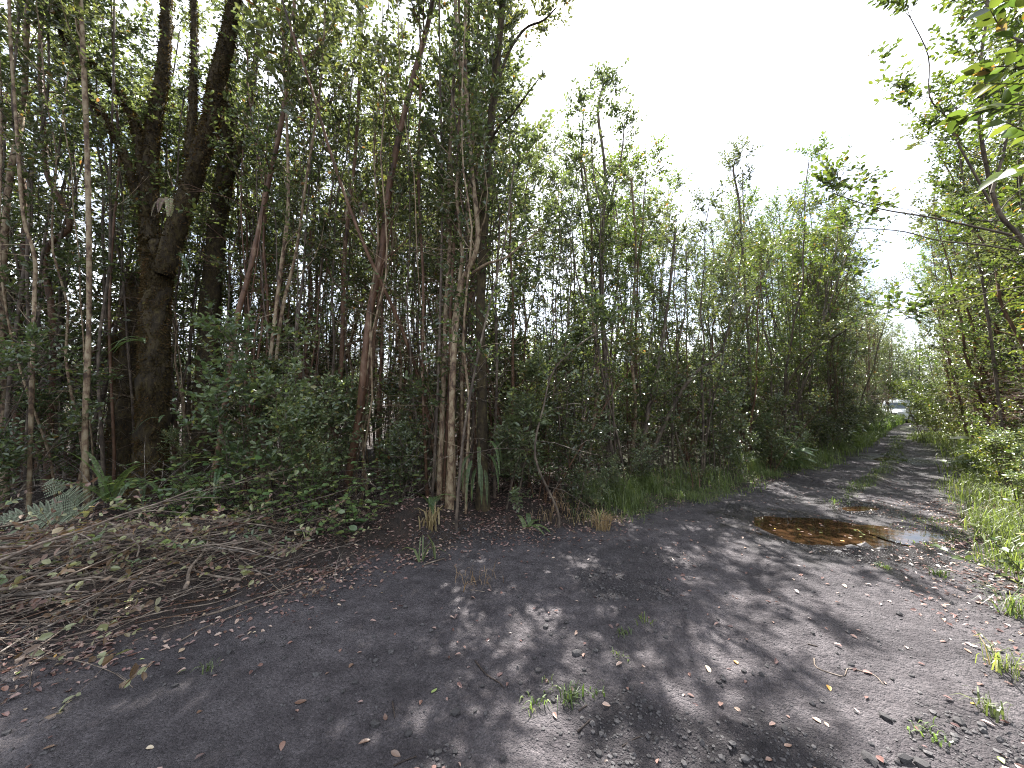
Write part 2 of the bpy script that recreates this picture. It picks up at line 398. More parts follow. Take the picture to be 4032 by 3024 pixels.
# ---------------------------------------------------------------- mesh collecting
class MB:
    """collects tubes, leaves and plain faces into one mesh"""
    def __init__(self):
        self.v, self.f4, self.f3, self.r, self.n = [], [], [], [], 0
    def add(self, v, f4=None, f3=None, r=None):
        v = np.asarray(v, float).reshape(-1, 3)
        self.v.append(v)
        self.r.append(np.full(len(v), 0.5) if r is None else np.asarray(r, float).reshape(-1))
        if f4 is not None and len(f4): self.f4.append(np.asarray(f4, int).reshape(-1, 4) + self.n)
        if f3 is not None and len(f3): self.f3.append(np.asarray(f3, int).reshape(-1, 3) + self.n)
        self.n += len(v)
    def tube(self, pts, rad, sides=4, cap=False, r=None):
        pts = np.asarray(pts, float); k = len(pts)
        rad = np.broadcast_to(np.asarray(rad, float), (k,)) if np.ndim(rad) < 2 else rad
        t = nrm(np.gradient(pts, axis=0))
        ref = np.array([1.0, 0, 0]) if abs(t[:, 0]).mean() < 0.75 else np.array([0, 0, 1.0])
        a = nrm(np.cross(t, ref)); b = np.cross(t, a)
        ang = np.arange(sides) * 2 * PI / sides
        rr = rad[:, None] if np.ndim(rad) < 2 else rad
        ring = pts[:, None, :] + (a[:, None, :] * np.cos(ang)[None, :, None] + b[:, None, :] * np.sin(ang)[None, :, None]) * rr[..., None]
        i = np.arange(k - 1)[:, None] * sides; j = np.arange(sides)[None, :]; jn = (j + 1) % sides
        f = np.stack([i + j, i + jn, i + sides + jn, i + sides + j], -1).reshape(-1, 4)
        f3 = None
        if cap:
            f3 = [(0, s + 1, s) for s in range(1, sides - 1)] + [((k - 1) * sides, (k - 1) * sides + s, (k - 1) * sides + s + 1) for s in range(1, sides - 1)]
        self.add(ring.reshape(-1, 3), f, f3, r)
    LEAF = np.array([(0, 0, 0), (.28, -.36, .05), (.7, -.46, .07), (1, 0, -.02), (.7, .46, .07), (.28, .36, .05)])
    def leaves(self, pos, d, nn, length, width, r, fold=1.0, droop=0.0):
        pos, d, nn = (np.asarray(q, float).reshape(-1, 3) for q in (pos, d, nn))
        k = len(pos)
        if not k: return
        d = nrm(d); s = nrm(np.cross(nn, d)); nn = np.cross(d, s)
        length = np.broadcast_to(length, (k,)); width = np.broadcast_to(width, (k,))
        T = self.LEAF
        c = T[None, :, 2] * fold - droop * T[None, :, 0] ** 2
        vv = pos[:, None, :] + d[:, None, :] * (T[None, :, 0] * length[:, None])[..., None] \
            + s[:, None, :] * (T[None, :, 1] * width[:, None])[..., None] + nn[:, None, :] * (c * length[:, None])[..., None]
        i = np.arange(k)[:, None] * 6
        f = np.concatenate([i + np.array([[0, 1, 2, 3]]), i + np.array([[0, 3, 4, 5]])])
        self.add(vv.reshape(-1, 3), f, None, np.repeat(np.broadcast_to(r, (k,)), 6))
    def mesh(self, name, mat, smooth=False):
        me = bpy.data.meshes.new(name)
        v = np.concatenate(self.v) if self.v else np.zeros((0, 3))
        f4 = np.concatenate(self.f4) if self.f4 else np.zeros((0, 4), int)
        f3 = np.concatenate(self.f3) if self.f3 else np.zeros((0, 3), int)
        me.vertices.add(len(v)); me.vertices.foreach_set("co", v.astype(np.float32).ravel())
        me.loops.add(f4.size + f3.size)
        me.loops.foreach_set("vertex_index", np.concatenate([f4.ravel(), f3.ravel()]).astype(np.int32))
        me.polygons.add(len(f4) + len(f3))
        st = np.concatenate([np.arange(len(f4)) * 4, f4.size + np.arange(len(f3)) * 3])
        me.polygons.foreach_set("loop_start", st.astype(np.int32))
        at = me.attributes.new("rnd", 'FLOAT', 'POINT')
        at.data.foreach_set("value", np.concatenate(self.r).astype(np.float32) if self.r else np.zeros(0, np.float32))
        me.update(calc_edges=True)
        me.polygons.foreach_set("use_smooth", np.full(len(f4) + len(f3), smooth))
        me.materials.append(mat)
        return me
    def build(self, name, mat, parent=None, smooth=False):
        return link(name, self.mesh(name, mat, smooth), parent)

def link(name, data, parent=None, loc=None):
    o = bpy.data.objects.new(name, data)
    COL.objects.link(o)
    if parent is not None: o.parent = parent
    if loc is not None: o.location = loc
    return o
def tag(o, label=None, cat=None, group=None, kind=None):
    for k, v in (("label", label), ("category", cat), ("group", group), ("kind", kind)):
        if v: o[k] = v
    return o
def thing(name, loc, label, cat, group=None, rz=0.0, s=1.0):
    o = link(name, None, None, loc)
    o.rotation_euler = (0, 0, rz); o.scale = (s, s, s)
    return tag(o, label, cat, group)
def catmull(p, n):
    p = np.asarray(p, float)
    q = np.vstack([2 * p[0] - p[1], p, 2 * p[-1] - p[-2]])
    out = []
    for i in range(1, len(q) - 2):
        for t in np.linspace(0, 1, n, endpoint=False):
            a, b, c, d = q[i - 1], q[i], q[i + 1], q[i + 2]
            out.append(0.5 * ((2 * b) + (c - a) * t + (2 * a - 5 * b + 4 * c - d) * t * t + (3 * b - a - 3 * c + d) * t ** 3))
    out.append(p[-1])
    return np.array(out)

# ================================================================ GROUND AND ROAD
def axis(lo, hi, fine, glo, ghi, g):
    a = list(np.arange(lo, hi, fine))
    s, x = fine, lo
    left = []
    while x > glo:
        s *= g; x -= s; left.append(x)
    s, x = fine, a[-1]
    right = []
    while x < ghi:
        s *= g; x += s; right.append(x)
    return np.array(left[::-1] + a + right)
gx = axis(-4.6, 7.4, 0.032, -420, 420, 1.055)
gy = axis(1.0, 8.4, 0.032, -300, 520, 1.05)
GX, GY = np.meshgrid(gx, gy)
GZ = height(GX, GY)
DL, DR = seg_dist(LE, GX, GY), -seg_dist(RE, GX, GY)
wob = (fbm(GX * 2.2, GY * 2.2, 41, 4) - 0.47) * 0.9
soil = sstep(-0.25, 0.35, np.maximum(DL + wob * 0.8, -9))
soil = np.maximum(soil, 0.75 * sstep(0.2, 0.9, DR + wob))
cen = np.abs(DL - DR)
moss = 0.85 * sstep(0.35, 0.0, cen + wob * 0.5 - 0.1) * sstep(6.0, 8.5, GY) * (DL < 0) * (DR < 0)
moss = np.maximum(moss, sstep(-0.55, 0.3, DR + wob * 0.7) * sstep(1.2, 3.2, GY) * 0.8)
moss = np.maximum(moss, 0.8 * sstep(0.0, 0.3, DL + wob * .5) * sstep(0.6, 1.6, GX))
PU = pud(GX, GY)
wet = sstep(0.012, 0.04, PU)
near_p = np.zeros_like(GX)
for (c, a, b, rot, dep) in PUDDLES:
    near_p = np.maximum(near_p, np.exp(-((GX - c[0]) ** 2 + (GY - c[1]) ** 2) / (1.9 * a) ** 2))
damp = np.clip(sstep(0.25, 0.75, near_p + (fbm(GX * 5, GY * 5, 60, 3) - 0.45) * 0.8), 0, 1)
damp = np.maximum(damp, 0.55 * sstep(0.5, 0.66, fbm(GX * 2.1, GY * 2.1, 90, 4)) * (DL < 0.2) * (DR < 0.1) * sstep(4, 6.5, GY))
loose = sstep(.46, .6, fbm(GX * 1.15, GY * 1.15, 77, 3)) * .9
ny, nx = GX.shape
idx = np.arange(ny * nx).reshape(ny, nx)
quads = np.stack([idx[:-1, :-1], idx[:-1, 1:], idx[1:, 1:], idx[1:, :-1]], -1).reshape(-1, 4)
cxm = lambda A: ((A[:-1, :-1] + A[1:, 1:]) / 2).ravel()
on_road = (cxm(DL) < 0) & (cxm(DR) < 0)
V = np.stack([GX, GY, GZ], -1).reshape(-1, 3)
for name, mask in (("road", on_road), ("ground", ~on_road)):
    q = quads[mask]
    used, inv = np.unique(q, return_inverse=True)
    mb = MB(); mb.add(V[used], inv.reshape(-1, 4))
    me = mb.mesh(name, M['ground'], smooth=True)
    for an, A in (("soil", soil), ("mossy", moss), ("wet", wet), ("damp", damp), ("loose", loose)):
        at = me.attributes.new(an, 'FLOAT', 'POINT')
        at.data.foreach_set("value", A.ravel()[used].astype(np.float32))
    o = link(name, me)
    tag(o, {"road": "dark grey cinder road with pale dappled patches", "ground": "dark forest floor and road verges"}[name], name, None, "structure")
# puddles: a water sheet clipped to where the ground dips below it
for k, (c, a, b, rot, dep) in enumerate(PUDDLES):
    xs = np.arange(c[0] - a * 1.5, c[0] + a * 1.5, 0.025); ys = np.arange(c[1] - a * 1.5, c[1] + a * 1.5, 0.025)
    X, Y = np.meshgrid(xs, ys)
    H = height(X, Y)
    lv = WATER_Z if k != 1 else -0.012
    near = (X - c[0]) ** 2 + (Y - c[1]) ** 2 < (1.4 * a) ** 2
    ok = (H < lv + 0.004) & near
    okq = (ok[:-1, :-1] | ok[1:, 1:] | ok[:-1, 1:] | ok[1:, :-1]).ravel()
    ii = np.arange(X.size).reshape(X.shape)
    q = np.stack([ii[:-1, :-1], ii[:-1, 1:], ii[1:, 1:], ii[1:, :-1]], -1).reshape(-1, 4)[okq]
    if not len(q): continue
    used, inv = np.unique(q, return_inverse=True)
    mb = MB(); mb.add(np.stack([X, Y, np.full_like(X, lv)], -1).reshape(-1, 3)[used], inv.reshape(-1, 4))
    o = mb.build("puddle", M['water'])
    tag(o, ["large brown puddle with floating leaves in the road", "shallow puddle mirroring blue sky beside the brown puddle", "distant puddle across the wheel track",
            "small narrow puddle just beyond the large brown one"][k], "puddle", None, "structure")

# ================================================================ PLANT BUILDERS
UP = np.array([0, 0, 1.0])
def rand_unit(r, n=None):
    return nrm(r.normal(size=(3,) if n is None else (n, 3)))
def twigs_at(r, W, Lv, P, D, TL, ll, gap, rad=0.0022, tilt=0.55, droop=0.08):
    """thin twigs with opposite pairs of leaves, many at once"""
    k = len(P)
    bend = nrm(D + r.normal(0, .25, (k, 3)))
    mid = P + D * (TL * .5)[:, None]; end = mid + bend * (TL * .5)[:, None]
    a = nrm(np.cross(D, UP + .3)); b = np.cross(D, a)
    ang = np.arange(3) * 2 * PI / 3
    off = a[:, None, :] * np.cos(ang)[None, :, None] + b[:, None, :] * np.sin(ang)[None, :, None]
    ring = np.stack([P[:, None] + off * rad, mid[:, None] + off * rad * .8, end[:, None] + off * rad * .35], 1)
    i = np.arange(k)[:, None] * 9
    f = [[q * 3 + j, q * 3 + (j + 1) % 3, q * 3 + 3 + (j + 1) % 3, q * 3 + 3 + j] for q in range(2) for j in range(3)]
    W.add(ring.reshape(-1, 3), (i[:, None, :] + np.array(f)[None]).reshape(-1, 4))
    m = max(2, int(TL.mean() / gap))
    t = np.linspace(.16, 1.0, m)[None, :, None]
    pos = np.where(t < .5, P[:, None] + (mid - P)[:, None] * (t * 2), mid[:, None] + (end - mid)[:, None] * (t * 2 - 1))
    side = nrm(np.cross(D, UP + r.normal(0, .2, (k, 3)))); s2 = np.cross(D, side)
    alt = (np.arange(m) % 2)[None, :, None]
    ax = np.where(alt == 0, side[:, None], side[:, None] * .75 + s2[:, None] * .5)
    dd = np.broadcast_to(D[:, None] * .62, ax.shape)
    PP = np.concatenate([pos, pos], 1).reshape(-1, 3)
    DD = np.concatenate([ax * .85 + dd, -ax * .85 + dd], 1).reshape(-1, 3)
    n = len(PP)
    keep = r.random(n) < .92
    PP, DD = PP[keep], DD[keep] + r.normal(0, .2, (keep.sum(), 3)) + UP * .05
    n = len(PP)
    L = ll * r.uniform(.65, 1.15, n)
    Lv.leaves(PP, DD, UP + r.normal(0, tilt, (n, 3)), L, L * r.uniform(.5, .64, n), np.clip(r.beta(2.2, 2.2, n) + r.normal(0, .1, n), 0, 1), 1.2, droop)
def twig_leaves(r, W, Lv, p, d, tl, ll, gap, tilt=.55):
    twigs_at(r, W, Lv, np.asarray(p)[None], np.asarray(d)[None], np.array([tl]), ll, gap, tilt=tilt)
def branch(r, W, Lv, p, d, length, rad, twigs, ll, gap, lift=0.1, tw=(0.14, 0.36), tilt=0.55, start=0.22):
    n = 5
    pts = [np.asarray(p, float)]
    dirs = []
    for i in range(n - 1):
        d = nrm(d + r.normal(0, .17, 3) + UP * lift)
        dirs.append(d)
        pts.append(pts[-1] + d * length / (n - 1))
    pts = np.array(pts); dirs = np.array(dirs)
    W.tube(pts, np.linspace(rad, max(rad * .3, .002), n), 4 if rad > .008 else 3)
    if twigs:
        t = r.uniform(start, 1.0, twigs); t[0] = 1.0
        x = t * (n - 1); i = np.minimum(x.astype(int), n - 2)
        q = pts[i] + (pts[i + 1] - pts[i]) * (x - i)[:, None]
        td = nrm(dirs[i] * .75 + rand_unit(r, twigs) * .8 + UP * .12)
        twigs_at(r, W, Lv, q, td, r.uniform(tw[0], tw[1], twigs), ll, gap, tilt=tilt)
    return pts
def bare(r, W, p, d, length, rad, droop=-0.05, forks=2):
    n = 5; pts = [np.asarray(p, float)]
    for i in range(n - 1):
        d = nrm(d + r.normal(0, .2, 3) + UP * droop)
        pts.append(pts[-1] + d * length / (n - 1))
    W.tube(pts, np.linspace(rad, .0015, n), 3)
    for k in range(forks):
        i = r.integers(1, n - 1)
        dd = nrm(d + rand_unit(r) * .8)
        W.tube([pts[i], pts[i] + dd * length * .2, pts[i] + nrm(dd + r.normal(0, .3, 3)) * length * .42], [rad * .5, rad * .35, .0012], 3)
def stem_path(r, base, lean, H, n=11, wob=0.05):
    t = np.linspace(0, 1, n)
    w = np.cumsum(r.normal(0, wob, (n, 2)), 0) * (H / 8)
    w -= w[0]
    p = np.zeros((n, 3))
    p[:, :2] = base[:2] + np.outer(t ** 1.1, lean) + w
    p[:, 2] = base[2] + t * H
    return p
def stem_foliage(r, W, Lv, path, rads, lo, hi, nb, blen, twigs, ll, gap, dead=0, lift=0.1, tw=(0.14, 0.36), tilt=0.55):
    n = len(path)
    for k in range(nb):
        t = lo + (hi - lo) * (r.random() ** 0.85)
        if k < 3: t = hi - 0.01 * k
        x = t * (n - 1); i = min(int(x), n - 2)
        q = path[i] + (path[i + 1] - path[i]) * (x - i)
        az = r.uniform(0, 2 * PI); el = r.uniform(.25, 1.1)
        d = np.array([math.cos(az) * math.cos(el), math.sin(az) * math.cos(el), math.sin(el)])
        L = blen * r.uniform(.45, 1.15) * (1.0 - 0.45 * max(0, (t - .6) / .4))
        branch(r, W, Lv, q, d, L, max(.004, rads[i] * r.uniform(.25, .45)), twigs, ll, gap, lift, tw, tilt)
    for k in range(dead):
        t = r.uniform(.06, max(lo + .1, .3)); x = t * (n - 1); i = min(int(x), n - 2)
        q = path[i] + (path[i + 1] - path[i]) * (x - i)
        az = r.uniform(0, 2 * PI)
        bare(r, W, q, np.array([math.cos(az), math.sin(az), r.uniform(-.1, .7)]), r.uniform(.35, 1.2), r.uniform(.003, .007))

def make_variant(seed, kind):
    r = np.random.default_rng(seed)
    W, Lv = MB(), MB()
    if kind == 'pole':
        H = 8.0
        ns = r.integers(3, 6)
        for s in range(ns):
            b = np.array([*r.normal(0, .2, 2) * (s > 0), 0.0])
            p = stem_path(r, b, r.normal(0, .4, 2), H * r.uniform(.7, 1.0), wob=.065)
            r0 = r.uniform(.02, .036) if s == 0 else r.uniform(.008, .02)
            rd = np.linspace(r0, max(.006, r0 * .3), len(p))
            W.tube(catmull(p, 2), np.interp(np.linspace(0, 1, len(p) * 2 - 1), np.linspace(0, 1, len(p)), rd), 7 if s == 0 else 5)
            stem_foliage(r, W, Lv, p, rd, .38, 1.0, 15 if s == 0 else 8, 1.1, 7, .07, .045, dead=9)
    elif kind == 'edge':
        H = 6.5
        ns = r.integers(3, 6)
        for s in range(ns):
            b = np.array([*r.normal(0, .16, 2), 0.0])
            p = stem_path(r, b, r.normal(0, .55, 2), H * r.uniform(.7, 1.0), wob=.06)
            r0 = r.uniform(.016, .034)
            rd = np.linspace(r0, .008, len(p))
            W.tube(catmull(p, 2), np.interp(np.linspace(0, 1, len(p) * 2 - 1), np.linspace(0, 1, len(p)), rd), 6)
            stem_foliage(r, W, Lv, p, rd, .14, 1.0, int(62 / ns), .95, 7, .066, .046, dead=9)
    elif kind == 'sapling':
        H = 2.2
        ns = r.integers(2, 5)
        for s in range(ns):
            b = np.array([*r.normal(0, .08, 2), 0.0])
            p = stem_path(r, b, r.normal(0, .45, 2), H * r.uniform(.6, 1.0), n=7, wob=.09)
            rd = np.linspace(r.uniform(.008, .014), .003, len(p))
            W.tube(p, rd, 5)
            stem_foliage(r, W, Lv, p, rd, .15, 1.0, 14, .55, 7, .068, .045, tw=(.12, .3))
    return W, Lv, H

BARKS = ['bark_cream', 'bark_red', 'bark_grey']
VAR = {}
for kind, cnt in (('pole', 9), ('edge', 8), ('sapling', 6)):
    VAR[kind] = []
    for i in range(cnt):
        W, Lv, H = make_variant(100 + i * 7 + {'pole': 0, 'edge': 300, 'sapling': 600}[kind], kind)
        bk = BARKS[i % 3] if kind == 'pole' else ['bark_grey', 'bark_red', 'bark_grey'][i % 3]
        H = np.concatenate(Lv.v)[:, 2]; H = float(np.percentile(H, 99.7))
        VAR[kind].append((W.mesh("trunk", M[bk], True), Lv.mesh("crown", M['leaf']), H, bk))

LAND = [((585, 6.0), "the mossy forked tree"), ((345, 5.2), "the straight pale trunk"), ((60, 6.5), "the peeled red trunks"), ((820, 6.9), "the second mossy trunk"), ((1050, 5.5), "the twin cream stems"), ((1400, 5.9), "the rust red trunk"),
        ((1760, 5.6), "the sword ferns' cream trunks"), ((1900, 5.5), "the dark tall trunk"), ((2190, 5.6), "the arching thin stem"), ((2390, 7.4), "the tallest clear guava"), ((2540, 7.7), "the fan of stems"), ((2950, 10.2), "the twin bare tips"),
        ((3100, 9.8), "the shiny ginger plants"), ((3330, 13.6), "the farther ginger plant"), ((3440, 19.0), "the grass bank"), ((3560, 31.0), "the parked van"), ((-350, 6.0), "the slash pile's far end"), ((3860, 9.0), "the verge ginger"), ((3660, 19.5), "the track's bend"),
        ((4050, 4.7), "the leaning limb tree"), ((3960, 7.6), "the slim arching tree")]
LAND = [((u - CX) / F * y, y, w) for (u, y), w in LAND]
def beside(x, y):
    d, i = min((math.hypot(x - a, y - b), i) for i, (a, b, w) in enumerate(LAND))
    rel = "well behind" if y - LAND[i][1] > 3 else ("behind" if y - LAND[i][1] > 1.2 else ("just behind" if y - LAND[i][1] > .3 else "beside"))
    return rel + " " + LAND[i][2]
BNAME = {'bark_cream': 'mottled cream', 'bark_red': 'smooth reddish brown', 'bark_grey': 'grey brown', 'bark_moss': 'dark mossy'}
def plant(kind, x, y, H, r, name, label, cat, group, leaf=None, vi=None):
    v = VAR[kind][r.integers(len(VAR[kind])) if vi is None else vi]
    s = H / v[2]
    lab = label.replace('BARK', BNAME[v[3]]).replace('NEAR', beside(x, y)).replace('SIZE', 'low' if s * v[2] < 1.5 else ('middling' if s * v[2] < 3 else ('short' if s * v[2] < 6 else 'tall')))
    t = thing(name, (x, y, hz(x, y) - 0.04), lab, cat, group, r.uniform(0, 2 * PI), s)
    link("trunk", v[0], t)
    c = v[1]
    if leaf:
        key = (v[1].name, leaf)
        if key not in ALT:
            ALT[key] = v[1].copy(); ALT[key].materials[0] = M[leaf]
        c = ALT[key]
    link("crown", c, t)
    return t
ALT = {}

# ================================================================ FOREST (side beyond the road's far edge)
SKY_L = [(-3000, -900), (1780, -700), (1900, -200), (1990, 250), (2060, 620), (2200, 700), (2260, 420), (2300, 300), (2420, 290), (2480, 480), (2560, 680), (2640, 660), (2720, 610),
         (2790, 800), (2860, 740), (2930, 740), (3050, 740), (3200, 740), (3290, 800), (3350, 930), (3400, 1080), (3440, 1150), (3500, 1200), (3620, 1360), (3800, 1360), (5200, 1300)]
SKY_R = [(3000, 1150), (3440, 1080), (3500, 1000), (3580, 960), (3640, 800), (3720, 500), (3790, 150), (3850, -200), (4032, -500), (6000, -700)]
def max_h(sky_pts, x, y, u):
    xs, vs = [p[0] for p in sky_pts], [p[1] for p in sky_pts]
    w = .55 / y * F
    v = max(np.interp(q, xs, vs) for q in (u - w, u - w * .5, u, u + w * .5, u + w)) if sky_pts is SKY_L and u > 1900 else np.interp(u, xs, vs)
    return at_depth(u, v, y)[2]

rF = np.random.default_rng(11)
placed = []
OPEN = [(470, 740, 6.3), (765, 935, 6.2), (1330, 1520, 5.9), (1690, 1950, 5.7), (320, 380, 5.6)]
def far_enough(x, y, d):
    u = CX + F * x / y
    if any(a < u < b and y < c for a, b, c in OPEN): return False
    return all((x - a) ** 2 + (y - b) ** 2 > d * d for a, b in placed)
n_tree = 0
cand = []
for k in range(9000):
    x, y = rF.uniform(-17, 46), rF.uniform(3, 44)
    cand.append((x, y))
cand = np.array(cand)
cdl = seg_dist(LE, cand[:, 0], cand[:, 1])
uu = CX + F * cand[:, 0] / cand[:, 1]
for (x, y), dl, u in sorted(zip(cand, cdl, uu), key=lambda c: c[0][1]):
    if not (-900 < u < 3720) or dl < 0.75: continue
    deep = (10.5 if u < 800 else 9.5) if u < 1900 else (4.6 if u < 2600 else (3.4 if y < 18 else 3.0))
    if dl > deep or n_tree >= 460: continue
    sp = 0.55 if dl < 3 else 0.68
    if u > 2000: sp = 0.8 if dl < 2.5 else 1.15
    if u < 0: sp = 1.1
    if y > 20: sp = 1.5
    if not far_enough(x, y, sp): continue
    if u < 1750 and y < 5.7: continue
    placed.append((x, y)); n_tree += 1
    hm = max_h(SKY_L, x, y, u)
    if u < 1750:
        H = rF.uniform(7.4, 10.0)
        kind = ('pole' if (dl > 1.6 or rF.random() < .75) else 'edge') if dl < 4.6 else ('edge' if rF.random() < .72 else 'pole')
    elif u < 2080:
        H = min(rF.uniform(8.0, 10.5), hm + .6)
        kind = 'pole' if rF.random() < .6 else 'edge'
    else:
        H = hm * rF.uniform(.68, 1.0)
        if rF.random() < .3: H = hm
        H = min(H, 9.5)
        kind = 'edge' if (dl < 2.8 or rF.random() < .45) else 'pole'
    H = max(H, 2.6)
    if kind == 'pole':
        plant('pole', x, y, H, rF, "guava_tree", "SIZE slender BARK guava NEAR", "tree", "guava trees in the thicket")
    else:
        plant('edge', x, y, H, rF, "guava_clump", "SIZE leafy multi-stemmed BARK guava NEAR", "tree", "leafy guava clumps in the thicket", leaf='leaf_sun' if (u > 2250 and rF.random() < .4) else None)

# leafy saplings at the foot of the thicket
rS = np.random.default_rng(23)
n_s = 0
for k in range(4000):
    x, y = rS.uniform(-9, 22), rS.uniform(4, 22)
    dl = float(seg_dist(LE, np.array([x]), np.array([y]))[0]); u = CX + F * x / y
    if not (-300 < u < 3500) or n_s >= 78: continue
    if u < 1900:
        if not (1.3 < dl < 4.5) or y < 5.7: continue
    elif not (0.3 < dl < 1.7): continue
    if not far_enough(x, y, .42): continue
    placed.append((x, y)); n_s += 1
    plant('sapling', x, y, rS.uniform(.9, 2.3) if u > 1900 else rS.uniform(1.0, 2.6), rS, "guava_sapling",
          "SIZE leafy BARK guava sapling NEAR", "sapling", "guava saplings along the thicket foot", leaf='leaf_pale' if rS.random() < .3 else None)

for q, (u, yy, H, vi, lab) in enumerate([
        (930, 5.1, 2.6, 0, "head-high guava bush between the second mossy trunk and the twin cream stems"), (1000, 5.5, 2.6, 1, "taller leafy guava bush just behind the twin cream stems"),
        (1120, 5.0, 2.5, 2, "glossy guava bush beside the twin cream stems"), (1230, 5.1, 2.6, 3, "glossy guava bush before the shaded red brown trunk"),
        (1300, 5.0, 1.5, 4, "waist-high guava bush before the rust red trunk"), (10, 4.7, 2.2, 5, "dark guava bush before the thick cream trunk"),
        (-120, 4.6, 2.4, 2, "guava bush at the slash pile's far end"),
        (1580, 5.6, 1.8, 3, "guava bush between the rust red trunk and the ferns"), (2020, 5.5, 2.2, 0, "guava bush beside the dark tall trunk"),
        (2120, 5.9, 2.5, 4, "guava bush beneath the arching thin stem"), (2420, 6.2, 1.3, 5, "pale leafy guava bush amid the verge grass"), (2330, 5.7, .9, 2, "small pale guava bush beside the straw cane grass")]):
    placed.append(((u - CX) / F * yy, yy))
    plant('sapling', (u - CX) / F * yy, yy, H, rS, "guava_bush", lab, "bush", None, leaf='leaf_pale' if q in (0, 2, 3, 4, 8, 10, 11) else None, vi=vi)
# shaded understory deeper in
n_u = 0
for k in range(4000):
    x, y = rS.uniform(-14, 20), rS.uniform(6, 22)
    dl = float(seg_dist(LE, np.array([x]), np.array([y]))[0]); u = CX + F * x / y
    if not (-500 < u < 3200) or n_u >= 150 or not (2.6 < dl < 9.8) or not far_enough(x, y, .6): continue
    placed.append((x, y)); n_u += 1
    plant('sapling', x, y, rS.uniform(1.8, 4.2), rS, "understory_guava", "SIZE shaded BARK understory guava NEAR", "sapling", "understory guavas deep in the thicket")

# ================================================================ TRACED TREES
def hero(seed, name, label, px, Y, wpx, bark, lo=.45, nb=16, blen=1.1, twigs=7, ll=.072, top=None, dead=8, leaf='leaf', sides=9, taper=.45, cat="tree", more=(), yj=.05):
    r = np.random.default_rng(seed)
    pts = [at_depth(u + r.normal(0, 5), v, Y + r.normal(0, yj)) for u, v in px]
    b = pts[0].copy(); b[2] = hz(b[0], b[1]) - .08
    if pts[0][2] > b[2] + .15: pts = [b] + pts
    else: pts[0] = b
    if top and pts[-1][2] < top:
        pts.append(pts[-1] + (pts[-1] - pts[-2]) * 0.15 + np.array([r.normal(0, .15), r.normal(0, .2), top - pts[-1][2]]))
    base = pts[0].copy()
    path = catmull(np.array(pts) - base, 4)
    offax = 1 / math.hypot(1, (px[0][0] - CX) / F)
    r0 = wpx * Y / F / 2 * offax
    s = np.linspace(0, 1, len(path))
    rd = r0 * (1 - (1 - taper) * s) * (1 + .5 * np.exp(-s * 30)) * (1 + r.normal(0, .07, len(path)))
    W, Lv = MB(), MB()
    W.tube(path, rd, sides)
    stem_foliage(r, W, Lv, path, rd, lo, 1.0, int(nb * 1.15), blen, twigs, ll, .045, dead=dead)
    for (mpx, mw, mlo, mnb) in more:                       # further limbs of the same tree
        mp = catmull(np.array([at_depth(u, v, Y + r.normal(0, yj * 2)) for u, v in mpx]) - base, 4)
        mr = np.linspace(mw, mw * .35, len(mp)) * Y / F / 2 * offax
        W.tube(mp, mr, max(5, sides - 2))
        stem_foliage(r, W, Lv, mp, mr, mlo, 1.0, mnb, blen * .8, twigs, ll, .05)
    t = thing(name, base, label, cat)
    W.build("trunk", M[bark], t, True)
    Lv.build("crown", M[leaf], t)
    return t, path, rd, base

G = "guava_tree"
hero(1, G, "straight pale mottled guava trunk beside the mossy forked tree", [(345, 2030), (333, 1700), (345, 1300), (352, 900), (338, 500), (322, 100), (312, -300)], 5.2, 30, 'bark_cream', lo=.55, nb=12, top=9, dead=5, taper=.7)
hero(2, G, "thin grey mottled guava trunk kinked at mid height by the slash pile", [(112, 1980), (128, 1500), (126, 1180), (138, 1010), (90, 850), (60, 500), (40, 100), (30, -300)], 5.0, 24, 'bark_cream', lo=.5, nb=11, top=8.5, taper=.6)
hero(3, G, "thick cream trunk with dark peeling plates at thicket end", [(10, 1900), (8, 1500), (14, 1050), (50, 690), (95, 430), (105, 100), (120, -300)], 5.6, 42, 'bark_cream', lo=.55, nb=10, top=9, taper=.6)
hero(4, G, "peeled red trunk bending back on itself low in the thicket", [(190, 1950), (200, 1300), (185, 1000), (275, 900), (255, 800), (185, 690), (170, 500), (165, 250), (180, -100)], 6.4, 36, 'bark_red', lo=.55, nb=10, top=9, taper=.7, yj=.02)
hero(5, G, "red brown trunk curving outward beside the peeled red trunk", [(60, 1950), (75, 1300), (92, 900), (82, 620), (72, 480), (100, 250), (90, -200)], 6.8, 36, 'bark_red', lo=.55, nb=10, top=9, taper=.7)
hero(6, G, "thin dark stem close behind the straight pale trunk", [(402, 1850), (400, 1400), (425, 1050), (430, 700), (445, 300), (450, -200)], 5.9, 20, 'bark_grey', lo=.45, nb=10, top=8.5)
hero(7, G, "paired brown stem leaning past the mossy forked tree", [(450, 1800), (432, 1300), (445, 950), (470, 600), (450, 250), (430, -200)], 6.2, 18, 'bark_red', lo=.45, nb=10, top=8.5)
hero(8, G, "red brown stem leaning strongly over the leafy undergrowth", [(825, 1990), (880, 1700), (935, 1300), (990, 1060), (1035, 800), (1110, 450), (1150, 100), (1170, -250)], 5.6, 30, 'bark_red', lo=.5, nb=13, top=8.5, taper=.6)
hero(9, G, "cream stem of a close pair with flaking brown patches", [(1038, 1960), (1047, 1700), (1055, 1450), (1098, 1100), (1135, 850), (1142, 550), (1118, 250), (1105, -200)], 5.5, 22, 'bark_cream', lo=.45, nb=13, top=8.5)
hero(10, G, "thinner cream stem twinned with the flaking cream stem", [(1062, 1965), (1072, 1650), (1108, 1250), (1160, 1000), (1205, 700), (1270, 300), (1290, -200)], 5.6, 19, 'bark_cream', lo=.4, nb=13, top=8.5)
